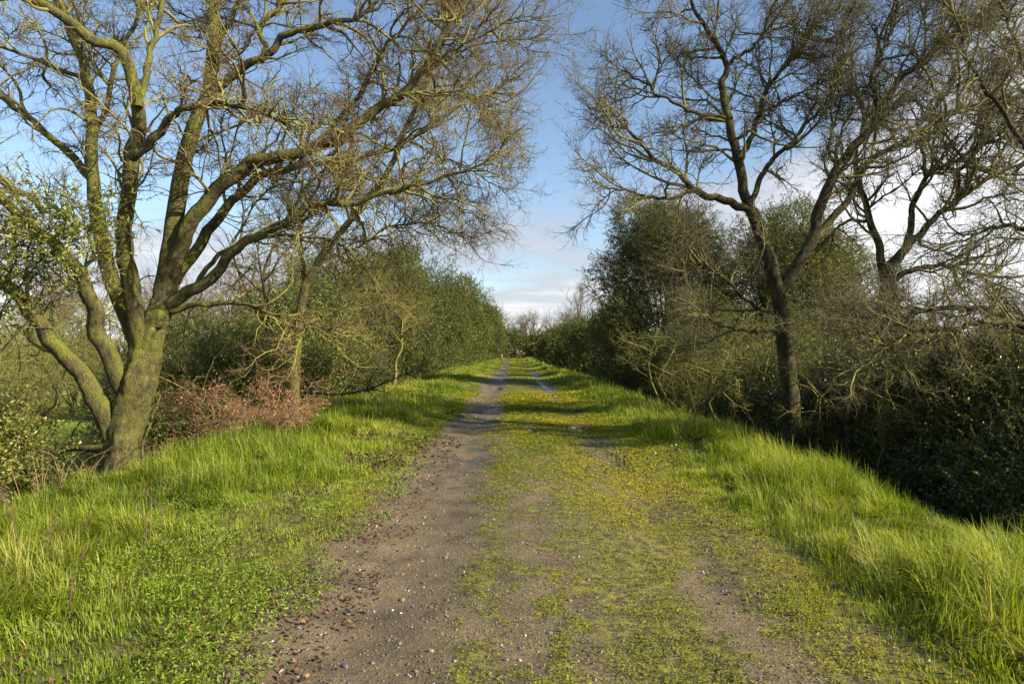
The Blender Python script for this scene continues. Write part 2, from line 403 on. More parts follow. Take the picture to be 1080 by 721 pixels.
def grass_field():
    Vs = []; Qs = []; Rs = []; off = 0
    bands = [(1.6, 5, 5200, 2600), (5, 9, 3600, 2000), (9, 16, 1700, 1000), (16, 30, 620, 420), (30, 60, 230, 200), (60, 170, 60, 60)]
    for (y0, y1, dt, dc) in bands:
        for side in (-1, 1):
            xa, xb = (-7.0, -.9) if side < 0 else (1.2, 6.2)
            if y1 <= 5: xa, xb = (max(xa, -5.2), xb) if side < 0 else (xa, min(xb, 5.0))
            n = int((xb-xa)*(y1-y0)*dt)
            x, y = scatter(n, xa, xb, y0, y1)
            # clump blades towards tussock centres
            cell = .36
            jx = np.floor(x/cell+.3*np.sin(np.floor(y/cell)*3.1)); jy = np.floor(y/cell)
            cx = (jx+.5+.35*np.sin(jx*12.9+jy*4.1)); cy = (jy+.5+.35*np.sin(jx*3.3+jy*7.7))
            cx = (cx-.3*np.sin(jy*3.1))*cell; cy = cy*cell
            d = np.abs(x)
            longn = fbm(x*1.1+3, y*.8+1, 3)
            if side < 0:
                s = sst(1.9, 3.1, d+(longn-.5)*1.6)
                keep = sst(1.25, 1.9, d+(fbm(x*1.6, y*1.6, 3)-.5)*.9)
            else:
                s = sst(2.05, 2.95, d+(longn-.5)*1.3)
                keep = sst(1.65, 2.3, d+(fbm(x*1.6, y*1.6, 3)-.5)*.9)
            keep = keep*(.6+.4*s)
            k = rng.random(n) < keep
            k &= (np.abs(x) < .78*y+1.0)
            x, y, s, cx, cy, longn = x[k], y[k], s[k], cx[k], cy[k], longn[k]; n = len(x)
            pull = 1.0*s*(rng.random(n) < .6)*rng.uniform(.5, 1, n)
            ox, oy = x-cx, y-cy
            x2 = cx+ox*(1-pull*.6); y2 = cy+oy*(1-pull*.6)
            hn = fbm(x2*.9+60, y2*.9+20, 3)
            L = (.035+.05*rng.random(n))*(1-s)+s*(.10+.27*rng.random(n)**1.6)*(.45+1.25*sst(.25, .75, hn))
            bend = np.clip(rng.normal(.7, .32, n), .05, 1.5)*(.5+.6*s)
            # tussocks lean outward; a steady lean of whole patches
            paz = fbm(x2*.5+9, y2*.5+9, 2)*4*PI
            az = np.arctan2(oy+.09*np.sin(paz), ox+.09*np.cos(paz)-(.05 if side > 0 else -.02))+rng.normal(0, .75, n)
            W = np.maximum(.0035+.002*rng.random(n), .00062*y2)*(1+.25*s)
            pn = fbm(x2*.7+30, y2*.5+30, 4)
            rv = np.clip(.42+(pn-.5)*1.2+rng.normal(0, .2, n), 0, .87)
            dry = rng.random(n) < (.025+.05*s+.28*sst(.5, .75, fbm(x2*.8+80, y2*.8, 3))*s)
            rv = np.where(dry, rng.uniform(.9, 1, n), rv)
            V, Q, R = blades(x2, y2, L, W, bend, az, rv)
            Vs.append(V); Qs.append(Q+off); Rs.append(R); off += len(V)
    # coarse grass on the low field to the left
    n = 60000; y = 16+60*rng.random(n)**1.5; x = -y*rng.uniform(.28, .95, n)
    k = x < -6.5; x, y = x[k], y[k]; n = len(x)
    V, Q, R = blades(x, y, rng.uniform(.06, .16, n), .0009*y, rng.uniform(.2, .9, n), rng.uniform(0, 6.28, n), np.clip(.4+rng.normal(0, .15, n), 0, .8))
    Vs.append(V); Qs.append(Q+off); Rs.append(R)
    o = link_mesh('grass', np.vstack(Vs), np.vstack(Qs), M_GRASS, rnd=np.concatenate(Rs))
    tag(o, 'long green grass covering both banks beside the track', 'grass', kind='stuff')
grass_field()

def ground_leaves(name, label, catg, m, n, xr, yr, L, W, keepf, rndf, lift=.008, tilt=.5, ypow=1.):
    x = rng.uniform(*xr, n); y = yr[0]+(yr[1]-yr[0])*rng.random(n)**ypow
    k = rng.random(n) < keepf(x, y); k &= np.abs(x) < .78*y+1
    x, y = x[k], y[k]; n = len(x)
    nr = norm(np.stack([rng.normal(0, tilt, n), rng.normal(0, tilt, n), np.ones(n)], 1))
    pos = np.stack([x, y, gz(x, y)+lift*(.4+rng.random(n))], 1)
    sc = np.maximum(1, y/6.)
    V, T = leaves(pos, nr, L*sc, W*sc)
    o = link_mesh(name, V, T, m, rnd=np.repeat(np.clip(rndf(x, y, n), 0, 1), 4))
    return tag(o, label, catg, kind='stuff')
def k_moss_far(x, y):
    return k_moss(x, y)*.75+.1*(np.abs(x-.45) < .9)
def k_moss(x, y):
    g, w = track_masks(x, y)
    return np.clip(1-g*1.05, .03+.2*sst(-.6, -.2, x), 1)*sst(-2.1, -1.6, x)*(1-sst(2.2, 3.0, x))*(.05+.95*sst(.41, .57, fbm(x*3.5+1, y*2.5+60, 4)*.45+.55*fbm(x*18, y*18, 2)))
ground_leaves('ground_moss', 'yellow green moss and tiny weeds growing down the middle of the track', 'moss', M_MOSSL, 600000, (-2.1, 3.0), (1.8, 26), .016, .0085, k_moss,
              lambda x, y, n: .45+(fbm(x*.8+5, y*.5, 3)-.5)*1.3+rng.normal(0, .17, n)+.1*sst(.5, 1.5, x), .012, .55, 1.5)
ground_leaves('ground_moss', 'yellow green moss and short turf on the far stretch of the track', 'moss', M_MOSSL, 130000, (-2.1, 3.0), (24, 170), .009, .005, k_moss_far,
              lambda x, y, n: .38+(fbm(x*.8+5, y*.3, 3)-.5)*1.2+rng.normal(0, .17, n), .02, .7, 1.7)
ground_leaves('low_weeds', 'bright green broad leaved weeds along the verge edges', 'weeds', M_WEED, 90000, (-4.2, -1.2), (2., 10), .03, .010,
              lambda x, y: sst(.5, .62, fbm(x*1.3+21, y*1.1+4, 3)+.06)*(1-sst(2.8, 3.8, -x))*(1-sst(6, 10, y))*.7, lambda x, y, n: .42+rng.normal(0, .2, n), .06, 1.1, 1.4)
ground_leaves('fallen_leaves', 'reddish brown fallen leaves scattered along the edges of the track', 'leaf litter', M_LITTER, 17000, (-4.2, -.9), (2., 13), .036, .026,
              lambda x, y: (1-sst(1.2, 2.4, np.abs(x+2.25)))*(.16+.5*sst(.5, .64, fbm(x*1.7, y*1.5+9, 3))), lambda x, y, n: rng.random(n)**1.3, .03, .5, 1.3)
ground_leaves('fallen_leaves', 'reddish brown fallen leaves among the short weeds right of the track', 'leaf litter', M_LITTER, 4500, (1.0, 3.2), (2., 11), .034, .025,
              lambda x, y: .35*sst(.46, .64, fbm(x*1.7+70, y*1.5+9, 3)), lambda x, y, n: rng.random(n)**1.3, .03, .5, 1.3)

# pebbles
def rock(n_s, n_r):
    vs = []
    for i in range(1, n_r):
        ph = PI*i/n_r
        for j in range(n_s):
            t = 2*PI*j/n_s; vs.append((math.sin(ph)*math.cos(t), math.sin(ph)*math.sin(t), math.cos(ph)))
    vs += [(0, 0, 1), (0, 0, -1)]; f = []
    for i in range(n_r-2):
        for j in range(n_s):
            a = i*n_s+j; b = i*n_s+(j+1) % n_s; f += [(a, a+n_s, b), (b, a+n_s, b+n_s)]
    t = len(vs)-2
    for j in range(n_s):
        f += [(t, j, (j+1) % n_s), (t+1, (n_r-2)*n_s+(j+1) % n_s, (n_r-2)*n_s+j)]
    return np.array(vs), np.array(f)
def pebbles():
    bv, bf = rock(6, 4)
    n = 26000; x = rng.uniform(-2., 2.2, n); y = 1.9+9*rng.random(n)**1.6
    g, w = track_masks(x, y); k = rng.random(n) < (.12+.88*g)*(1-sst(5, 11, y)); x, y = x[k], y[k]; n = len(x)
    s = .0025+.006*rng.random(n)**3+.006*(rng.random(n) < .04); s = s*np.maximum(1, y/6)
    a = rng.uniform(0, 6.28, n); sx = s*rng.uniform(.9, 1.7, n); sz = s*rng.uniform(.4, .9, n)
    B = bv[None]*np.stack([sx, s, sz], 1)[:, None]*rng.uniform(.8, 1.2, (n, len(bv), 1))
    c, d = np.cos(a)[:, None], np.sin(a)[:, None]
    V = np.stack([B[..., 0]*c-B[..., 1]*d, B[..., 0]*d+B[..., 1]*c, B[..., 2]], -1)
    V = V+np.stack([x, y, gz(x, y)+sz*.3], 1)[:, None]
    Fc = bf[None]+(np.arange(n)*len(bv))[:, None, None]
    tag(link_mesh('gravel', V.reshape(-1, 3), Fc.reshape(-1, 3), M_PEB, smooth=True, rnd=np.repeat(np.clip(rng.normal(.45, .22, n), 0, 1), len(bv))),
        'fine loose brown and grey gravel on the bare track', 'gravel', kind='stuff')
pebbles()
M_STONES = [plain('slate stone', (.1, .105, .11), .5, vary=.3, scale=40), plain('pale stone', (.33, .31, .27), .6, vary=.2, scale=40), plain('ochre stone', (.2, .135, .08), .6, vary=.3, scale=40)]
def stones():
    bv, bf = rock(10, 7)
    protos = []
    for m in range(3):
        r = np.random.default_rng(m+5)
        V = bv*(1+.12*np.sin(bv@r.normal(size=(3, 1))*2.5+m)+.05*r.normal(size=(len(bv), 1)))*np.array([1.35, 1, .55])
        protos.append(link_mesh('stone', V, bf, M_STONES[m], smooth=True))
    words = ['grey rounded stone pressed into the bare track', 'pale whitish stone lying on the bare track', 'orange brown stone lying on the bare track']
    cats = []
    spots = [(400, 560, 0), (385, 592, 0), (398, 600, 2), (357, 606, 1), (355, 640, 0), (385, 646, 0), (368, 650, 0), (345, 685, 0), (365, 703, 0), (422, 680, 2),
             (425, 633, 2), (447, 620, 2), (332, 645, 0), (435, 663, 1), (380, 605, 1), (523, 633, 0), (520, 655, 0), (535, 630, 1), (372, 545, 1), (414, 551, 0),
             (450, 557, 0), (324, 714, 2), (272, 710, 0), (300, 690, 0), (548, 705, 1), (480, 705, 1), (486, 607, 1), (470, 590, 2), (610, 595, 1), (580, 675, 0), (436, 640, 0), (402, 658, 0), (316, 668, 0)]
    used = [0, 0, 0]
    for px, py, m in spots:
        Y = 1.66*F/(py-CY); X = (px-CX)/F*Y
        o = protos[m] if not used[m] else protos[m].copy()
        if used[m]: COL.objects.link(o)
        used[m] = 1
        s = .009+.010*rng.random()
        if m == 1: s *= .6
        o.scale = (s, s, s); o.rotation_euler = (0, 0, rng.uniform(0, 6)); o.location = (X, Y, float(gz(X, Y))+s*.25)
        tag(o, words[m], 'stone', 'stones on the track')
stones()

# ============================================================ BARE TREES
def limb_obj(pts_r, root, K=40, S=12, mat_=None, wig=.012, lump=.07, name='limb'):
    R = resample(pts_r, K, wig)
    P = R[None, :, :3]; rad = np.maximum(R[None, :, 3], .004)
    V, Q = tubes(P, rad, S, lump)
    o = link_mesh(name, V-np.array(root.location)[None], Q, mat_, root, smooth=True)
    return P, rad, o

def traced(px_list, Y0, Y1, r0, r1, rp=1.0):
    """pixels -> world points with radius; depth runs from Y0 to Y1 along the limb"""
    n = len(px_list); out = []
    for i, (px, py) in enumerate(px_list):
        t = i/(n-1); Y = Y0+(Y1-Y0)*t
        out.append([*at(px, py, Y), r0+(r1-r0)*t**rp])
    return out

def crown(root, scaff, spec, mats, names=('crown', 'twigs')):
    """branches and twigs grown from the scaffold limbs. spec: n1,L1,n2,L2,n3,L3,(n4,L4),up,wig"""
    off = np.array(root.location)
    s = spec
    up = s.get('up', .05); wg = s.get('wig', .28)
    b1 = grow(scaff, s['n1'], s['L1'], s.get('a1', 50), 9, wg*.8, up, rk=.5, tmin=s.get('tmin', .25), r0=s.get('r1', .03), tipmul=.7, bias=s.get('bias'))
    if s.get('tipn', 3): b1 = cat(b1, tuple_k(tips(scaff_tips(scaff), s.get('tipn', 3), s['L1']*s.get('tipl', 1.), 9, wg*.6, s.get('tsp', 35))))
    b2 = grow(b1, s['n2'], s['L2'], 48, 6, wg, up*.8, r0=s.get('r2', .012), tmin=.12)
    b2 = cat(b2, k_resize(tips(b1, 1, s['L2']*.8, 6, wg), 6))
    b3 = grow(b2, s['n3'], s['L3'], 50, 5, wg, up*.5, r0=s.get('r3', .005), tmin=.1, bias=s.get('b3'))
    ex = []
    if s.get('hang'):
        h = grow(scaff, s['hang'], .7, 60, 6, .35, -.12, r0=.009, tmin=.2); h2 = grow(h, s['hang']*4, .28, 45, 4, .3, -.06, r0=.006); ex = [tubes(*h, 4), tubes(*h2, 3)]
    if s.get('m3'): ex.append(tubes(b3[0][:s['m3']], b3[1][:s['m3']], 3)); b3 = (b3[0][s['m3']:], b3[1][s['m3']:])
    V, Q = join([tubes(*b1, 6), tubes(*b2, 4)]+ex)
    link_mesh(names[0], V-off, Q, mats[0], root, smooth=True)
    parts = [tubes(*b3, 3)]
    if s.get('n4'):
        b4 = grow(b3, s['n4'], s['L4'], 50, 3, .25, 0, r0=s.get('r4', .0032), tmin=.15, taper=.6)
        parts.append(tubes(*b4, 3))
    V, Q = join(parts)
    link_mesh(names[1], V-off, Q, mats[1], root)
    return b1, b2, b3
def scaff_tips(sc): return sc
def tuple_k(b): return b
def k_resize(b, K): return b

# ---- big oak
def big_oak():
    base = at(130, 487, 10); base[2] = float(gz(base[0], base[1]))
    root = empty('oak_tree', base, 'large spreading mossy oak with a forked trunk on the left bank', 'tree')
    Y = 10.
    # trunk: two merging stems
    tr = [[base[0]+.02, Y, base[2]-.35, .33], [*at(128, 487, Y), .27], [*at(131, 465, Y), .24], [*at(137, 435, Y), .23], [*at(147, 405, Y), .235], [*at(153, 380, Y), .215],
          [*at(158, 355, Y), .19], [*at(168, 330, Y), .17], [*at(174, 310, Y), .14]]
    P, R, o = limb_obj(tr, root, 70, 44, M_OAK, .006, .10, 'trunk')
    L = []
    def limb(pxs, y0, y1, r0, r1, rp=1., K=40, S=12, wig=.02):
        p, r, _ = limb_obj(traced(pxs, y0, y1, r0*.76, r1*.8, rp), root, K, S, M_OAK, wig)
        L.append((p, r))
    limb([(124, 470), (113, 445), (101, 421), (90, 399), (62, 370), (36, 335), (14, 306), (-22, 285), (-70, 262), (-130, 215)], 10, 9.2, .2, .07, K=48, S=18)
    limb([(136, 420), (121, 388), (106, 357), (97, 320), (80, 283), (58, 258), (28, 236), (-10, 198), (-50, 150)], 10, 8.6, .18, .05, K=40, S=16)
    limb([(150, 385), (136, 340), (119, 300), (108, 255), (97, 205), (94, 160), (94, 119), (89, 79), (73, 36), (58, 0), (36, -50), (20, -90)], 10, 11.2, .17, .05, K=48, S=14)
    limb([(152, 375), (144, 340), (137, 300), (130, 250), (133, 205), (137, 162), (144, 137), (142, 105), (133, 72), (122, 48), (94, 40), (72, 22), (48, 6), (10, -12), (-40, -40)], 10, 8.2, .17, .05, K=64, S=14, wig=.012)
    limb([(168, 335), (173, 300), (180, 252), (191, 180), (205, 126), (219, 92), (222, 50), (223, 0), (230, -60), (240, -110)], 10, 9.6, .19, .06, K=48, S=16, wig=.01)
    limb([(172, 320), (180, 285), (188, 262), (205, 227), (222, 205), (247, 185), (275, 166), (305, 160), (352, 147), (378, 128), (406, 108), (424, 97), (446, 72), (460, 47), (476, 22), (490, -15)], 10, 9.0, .17, .03, K=60, S=14)
    limb([(172, 325), (184, 293), (200, 269), (222, 241), (241, 216), (257, 197), (275, 184), (300, 178), (330, 172), (380, 166), (425, 150), (470, 120), (510, 98)], 10, 11.4, .13, .025, K=54, S=12)
    limb([(165, 330), (180, 318), (205, 305), (230, 288), (241, 269), (261, 252), (289, 241), (305, 233), (327, 216), (370, 214), (415, 200), (462, 188), (508, 172)], 10, 9.3, .13, .02, K=54, S=12)
    limb([(205, 303), (219, 281), (247, 257), (283, 249), (316, 249), (350, 255), (372, 269), (390, 290)], 9.9, 10.6, .05, .015, K=36, S=8)
    limb([(172, 330), (192, 326), (220, 320), (258, 321), (283, 329), (315, 337), (345, 345)], 10, 9.6, .06, .015, K=32, S=8)
    limb([(137, 165), (150, 155), (170, 135), (179, 120), (198, 112), (231, 108), (260, 112), (290, 125)], 9.1, 8.4, .09, .025, K=36, S=10)
    limb([(96, 190), (87, 180), (72, 162), (47, 141), (22, 119), (0, 103), (-40, 76), (-90, 50)], 10.6, 11.4, .09, .04, K=32, S=12)
    limb([(221, 98), (235, 84), (261, 67), (283, 53), (297, 36), (320, 28), (345, 22), (370, 18), (390, 2), (410, -25)], 9.75, 9.0, .09, .025, K=36, S=10)
    limb([(276, 60), (278, 46), (271, 30), (283, 14), (296, 0), (305, -30)], 9.6, 9.9, .06, .03, K=24, S=8)
    limb([(144, 112), (150, 80), (158, 40), (170, 0), (178, -40)], 9.0, 9.8, .07, .03, K=24, S=8)
    limb([(94, 150), (110, 110), (118, 70), (135, 30), (150, -10), (158, -50)], 10.7, 11.6, .06, .03, K=24, S=8)
    limb([(45, 225), (30, 207), (0, 192), (-40, 182)], 9.4, 9.0, .06, .03, K=20, S=8)
    limb([(222, 60), (240, 20), (252, -10), (270, -50)], 9.7, 10.3, .05, .02, K=20, S=8)
    limb([(330, 152), (370, 110), (400, 60), (425, 25), (455, -10)], 9.5, 9.9, .05, .018, K=30, S=8)
    limb([(446, 74), (478, 52), (508, 34), (535, 20)], 9.3, 9.2, .035, .012, K=20, S=6)
    limb([(94, 85), (60, 72), (30, 60), (0, 50), (-40, 45)], 11, 11.2, .05, .02, K=20, S=8)
    limb([(424, 98), (455, 95), (490, 96), (515, 112)], 9.2, 9.5, .03, .012, K=20, S=6)
    Kc = 40
    P = np.concatenate([np.stack([resample(np.c_[p[0], r[0]], Kc) for p, r in L])])
    sc = (P[..., :3], P[..., 3])
    b1, b2, b3 = crown(root, sc, dict(n1=380, L1=1.3, n2=4200, L2=.52, n3=26000, L3=.24, n4=44000, L4=.1, up=.05, wig=.32, tmin=.25, r1=.024, r2=.0095, r3=.005, r4=.0045, tipn=5, tipl=.65, hang=260, m3=12000), (M_TWIG, M_FINE))
    return root
big_oak()

# ---- slim tree right of the oak, and the bare sapling further on
def slim_tree():
    Y = 14.; base = at(311, 430, Y); base[2] = float(gz(base[0], base[1]))
    root = empty('slender_tree', base, 'slim mossy tree forking into a long leaning stem behind the dead bramble', 'tree')
    p0, r0, _ = limb_obj([[base[0], base[1], base[2]-.2, .13], [*at(311, 400, Y), .105], [*at(314, 357, Y), .095], [*at(318, 317, Y), .09], [*at(323, 296, Y), .085]], root, 30, 12, M_OAK, .006, .06, 'trunk')
    L = []
    for pxs, y0, y1, ra, rb in (([(321, 300), (338, 274), (368, 232), (399, 195), (413, 170), (424, 144), (439, 108), (453, 72), (471, 36), (492, 5), (505, -25)], Y, 13., .08, .022),
                               ([(322, 302), (319, 285), (318, 267), (316, 245), (325, 225)], Y, 14.2, .05, .02),
                               ([(399, 195), (415, 205), (440, 200), (470, 210), (500, 225)], 13.7, 13.9, .03, .01),
                               ([(439, 108), (470, 100), (498, 104), (525, 125)], 13.3, 13.0, .03, .01),
                               ([(424, 144), (455, 160), (490, 175), (515, 190)], 13.4, 13.8, .03, .01),
                               ([(453, 72), (490, 50), (525, 42), (556, 38)], 13.2, 12.9, .03, .01),
                               ([(338, 274), (375, 262), (410, 240), (450, 235), (480, 245)], 13.9, 14.3, .035, .01),
                               ([(368, 232), (360, 190), (372, 140), (380, 90)], 13.8, 14.2, .03, .01)):
        p, r, _ = limb_obj(traced(pxs, y0, y1, ra, rb), root, 32, 8, M_OAK, .02); L.append((p, r))
    P = np.stack([resample(np.c_[p[0], r[0]], 24) for p, r in L])
    crown(root, (P[..., :3], P[..., 3]), dict(n1=190, L1=1.2, n2=2200, L2=.55, n3=12000, L3=.27, n4=20000, L4=.11, up=.0, wig=.32, tmin=.2, r1=.018, r2=.0095, r3=.006, r4=.005, tipn=4, hang=60, m3=5000), (M_TWIG, M_FINE))
slim_tree()

def r_tree(name, label, base, trunk, limbs, spec, mats, K=40, lk=36):
    root = empty(name, base, label, 'tree')
    limb_obj(trunk, root, K, 16, mats[0], .01, .09, 'trunk')
    L = []
    for pxs, y0, y1, ra, rb in limbs:
        p, r, _ = limb_obj(traced(pxs, y0, y1, ra, rb), root, lk, 10, mats[0], .025); L.append((p, r))
    P = np.stack([resample(np.c_[p[0], r[0]], 28) for p, r in L])
    crown(root, (P[..., :3], P[..., 3]), spec, mats[1:])
    return root, (P[..., :3], P[..., 3])

def right_trees():
    Y = 13.; b = at(838, 480, Y); b[2] = float(gz(b[0], b[1]))
    tr = [[b[0], b[1], b[2]-.3, .24], [*at(838, 478, Y), .18], [*at(834, 430, Y), .155], [*at(829, 380, Y), .145], [*at(824, 330, Y), .14], [*at(821, 305, Y), .14], [*at(812, 272, Y), .125], [*at(800, 240, Y), .115], [*at(793, 222, Y), .11]]
    limbs = [([(798, 235), (791, 218), (779, 170), (775, 151), (769, 124), (762, 89), (767, 67), (751, 35), (735, 8), (722, -25)], 13, 12.6, .11, .025),
             ([(793, 222), (769, 213), (733, 200), (715, 182), (689, 164), (667, 138), (645, 120)], 13, 12.2, .085, .015),
             ([(733, 200), (707, 209), (680, 206), (658, 200), (636, 198)], 12.7, 12.2, .04, .012),
             ([(769, 124), (750, 121), (733, 118), (702, 102), (675, 84), (655, 72)], 12.8, 12.6, .05, .012),
             ([(821, 308), (838, 283), (853, 258), (867, 218), (884, 178), (911, 147), (929, 120), (951, 84), (987, 53), (1022, 25), (1060, 0)], 13, 12.4, .13, .03),
             ([(856, 252), (867, 244), (893, 213), (920, 169), (956, 147), (1000, 120), (1044, 107), (1090, 100)], 13, 13.6, .08, .025),
             ([(779, 170), (795, 140), (806, 105), (822, 75), (850, 40), (868, 5)], 12.8, 13.3, .06, .018),
             ([(767, 67), (790, 52), (815, 30), (850, 20)], 12.7, 12.5, .04, .012),
             ([(790, 215), (812, 175), (835, 150), (858, 125), (880, 95)], 12.9, 13.6, .06, .015),
             ([(929, 120), (920, 85), (932, 55), (945, 20), (950, -15)], 12.8, 13.2, .045, .015),
             ([(775, 151), (800, 130), (822, 108), (848, 95)], 12.8, 12.6, .035, .01),
             ([(884, 178), (875, 150), (888, 110), (880, 70), (890, 30)], 12.9, 12.5, .035, .012),
             ([(825, 330), (800, 325), (770, 300), (745, 280), (720, 275)], 13, 12.4, .045, .015),
             ([(828, 350), (800, 350), (765, 345), (735, 330)], 13, 12.3, .04, .012)]
    r_tree('bare_tree', 'tall bare tree with a leaning trunk on the right bank, limbs reaching over the track', b, tr, limbs,
           dict(n1=230, L1=1.6, n2=3000, L2=.62, n3=22000, L3=.26, n4=46000, L4=.11, up=.06, wig=.26, tmin=.2, r1=.028, r2=.0115, r3=.0054, r4=.0048, tipn=4, tipl=.4, hang=90), (M_BARK, M_SCRUB, M_FINE2))
    Y = 15.; b = at(935, 470, Y); b[2] = float(gz(b[0], b[1]))
    tr = [[b[0], b[1], b[2]-.3, .25], [*at(935, 420, Y), .2], [*at(930, 360, Y), .18], [*at(937, 300, Y), .16]]
    limbs = [([(935, 310), (927, 262), (918, 230), (910, 204), (903, 170), (912, 130), (905, 90)], 15, 15.5, .1, .02),
             ([(937, 300), (941, 280), (955, 262), (974, 243), (990, 225), (1009, 213), (1044, 187), (1085, 172)], 15, 14.4, .11, .03),
             ([(955, 262), (962, 240), (964, 218), (978, 187), (1010, 168), (1044, 151), (1090, 135)], 14.9, 15.6, .08, .025),
             ([(940, 295), (955, 288), (978, 281), (1003, 281), (1038, 291), (1085, 291)], 15, 14.4, .07, .02),
             ([(918, 232), (890, 235), (868, 255), (850, 260)], 15.2, 15.8, .04, .012),
             ([(1009, 213), (1015, 180), (1035, 150), (1040, 110), (1060, 80)], 14.6, 14.2, .05, .015),
             ([(978, 187), (975, 150), (990, 110), (1010, 80), (1015, 40)], 15.3, 15.8, .045, .012)]
    r_tree('bare_tree', 'bare multi-stemmed tree rising out of the dark holly at the right', b, tr, limbs,
           dict(n1=150, L1=1.8, n2=1900, L2=.65, n3=11000, L3=.3, n4=15000, L4=.12, up=.04, wig=.27, tmin=.15, r1=.03, r2=.013, r3=.006, r4=.005, tipn=5, hang=60), (M_BARK, M_SCRUB, M_FINE2))
    Y = 10.5; b = np.array([8.9, 10.5, float(gz(8.9, 10.5))])
    tr = [[b[0], b[1], b[2]-.3, .3], [8.85, 10.5, -.5, .24], [8.7, 10.5, 1., .22], [8.6, 10.5, 2.2, .2], [8.75, 10.6, 3.4, .16], [8.6, 10.8, 5, .12]]
    limbs = [([(1140, 335), (1110, 350), (1080, 345), (1050, 338), (1003, 347), (960, 352), (925, 375)], 10.5, 10.2, .07, .02),
             ([(1138, 320), (1108, 330), (1080, 338), (1050, 330), (1017, 326), (974, 326), (941, 335), (894, 333)], 10.5, 11.2, .08, .015),
             ([(1135, 270), (1110, 262), (1080, 240), (1045, 240), (1015, 255)], 10.5, 10.8, .06, .015),
             ([(1135, 240), (1105, 190), (1075, 140), (1040, 90), (1020, 50), (1010, 10)], 10.6, 10.2, .05, .015),
             ([(1135, 200), (1115, 140), (1090, 80), (1070, 30), (1050, -20)], 10.7, 11.4, .045, .015),
             ([(1140, 260), (1180, 180), (1220, 120)], 10.5, 10.5, .08, .02)]
    r_tree('bare_tree', 'bare tree at the right edge whose low dark limbs arch in over the holly', b, tr, limbs,
           dict(n1=150, L1=1.2, n2=1900, L2=.5, n3=10000, L3=.26, n4=16000, L4=.1, up=.03, wig=.32, tmin=.15, r1=.018, r2=.008, r3=.0045, r4=.004, tipn=4, hang=70), (M_BARK, M_SCRUB, M_FINE2))
right_trees()

# ---- generic bare trees (prototypes, copied with new places)
def bare_proto(label, H, seed, loc, spread=.5, mats=(M_BARK, M_BARK, M_FINE2), n=1., group=None, name='bare_tree', fat=1., leanx=0.):
    global rng
    keep = rng; rng = np.random.default_rng(seed)
    root = empty(name, loc, label, 'tree', group)
    off = np.array(root.location)
    z = np.linspace(0, 1, 6); tr = np.stack([off[0]+leanx*H*z+rng.normal(0, .02*H, 6)*z, off[1]+rng.normal(0, .02*H, 6)*z, off[2]-.1+z*H*.8, .02*H*fat*(1-.8*z)+.005], 1)
    p, r, _ = limb_obj(tr, root, 24, 8, mats[0], .01, .05, 'trunk')
    l1 = grow((p, r), 13, H*.42, 45, 16, .12, .07, rk=.62, tmin=.22, tipmul=.5)
    V, Q = tubes(*l1, 6); link_mesh('limbs', V-off, Q, mats[0], root, smooth=True)
    sc = l1
    crown(root, sc, dict(n1=int(80*n), L1=H*.15, n2=int(550*n), L2=H*.07, n3=int(2600*n), L3=H*.035, up=.06, wig=.25, tmin=.1, r1=H*.003, r2=H*.0017, r3=H*.0011, tipn=2), mats[1:])
    rng = keep
    return root
def gl(x, y): return (x, y, float(gz(x, y)))

# sapling on the left crest
bare_proto('small bare sapling with pale mossy stem in front of the left evergreens', 3.6, 21, gl(-4.75, 27.), mats=(M_TWIG, M_TWIG, M_TWIG), n=.5, name='bare_sapling', leanx=.12)
M_FAR = plain('far twig', (.105, .085, .05), .85, vary=.35, scale=1.)
brown = (M_FAR, M_FAR, M_FAR)
pA = bare_proto('brown bare tree behind the dark bushes, tallest on the right of the far track', 13.5, 31, gl(8.8, 58), mats=brown, group='distant bare trees')
pB = bare_proto('bare brown tree over the far right bushes, next nearest the vanishing point', 12.5, 32, gl(8., 82), mats=brown, group='distant bare trees')
pC = bare_proto('brown bare tree in the gap where the track disappears, just right of it', 12.5, 33, gl(3.5, 172), mats=brown, n=1.2, group='distant bare trees', fat=1.3)
far = [(pA, -3.5, 185, 1.1, 'brown bare tree standing straight behind the end of the track'), (pB, 9, 165, 1.05, 'bare brown tree fourth right of the track end'),
       (pA, 6, 190, 1.1, 'bare brown tree second right of the track end'), (pC, 12.5, 150, .9, 'bare brown tree furthest right in the gap at the track end'),
       (pC, -9, 195, 1., 'bare brown tree half hidden by the last left evergreen'), (pB, 9.5, 115, 1., 'bare tree above the fourth dark bush of the right row'),
       (pA, 11.5, 46, .85, 'bare brown tree between the dark bush and the tall right evergreen'),
       (pC, 8.2, 98, .8, 'bare brown tree above the third dark bush of the right row')]
far += [(pC, 0.5, 205, 1., 'bare brown tree dead ahead behind the vanishing point'), (pA, -6, 175, 1.05, 'brown bare tree just left of the vanishing point'), (pB, 3, 215, 1.1, 'bare brown tree set back just right of the vanishing point'),
        (pB, 7.5, 140, .9, 'bare brown tree beside the last small evergreen on the right'), (pA, 16, 170, 1.1, 'bare brown tree behind the far right bushes'), (pC, -13, 210, 1.1, 'bare brown tree behind the last left evergreens')]
for k, (pr, x, y, s, lab) in enumerate(far): dup(pr, gl(x, y), lab, rz=k*1.3+.4, sc=s)
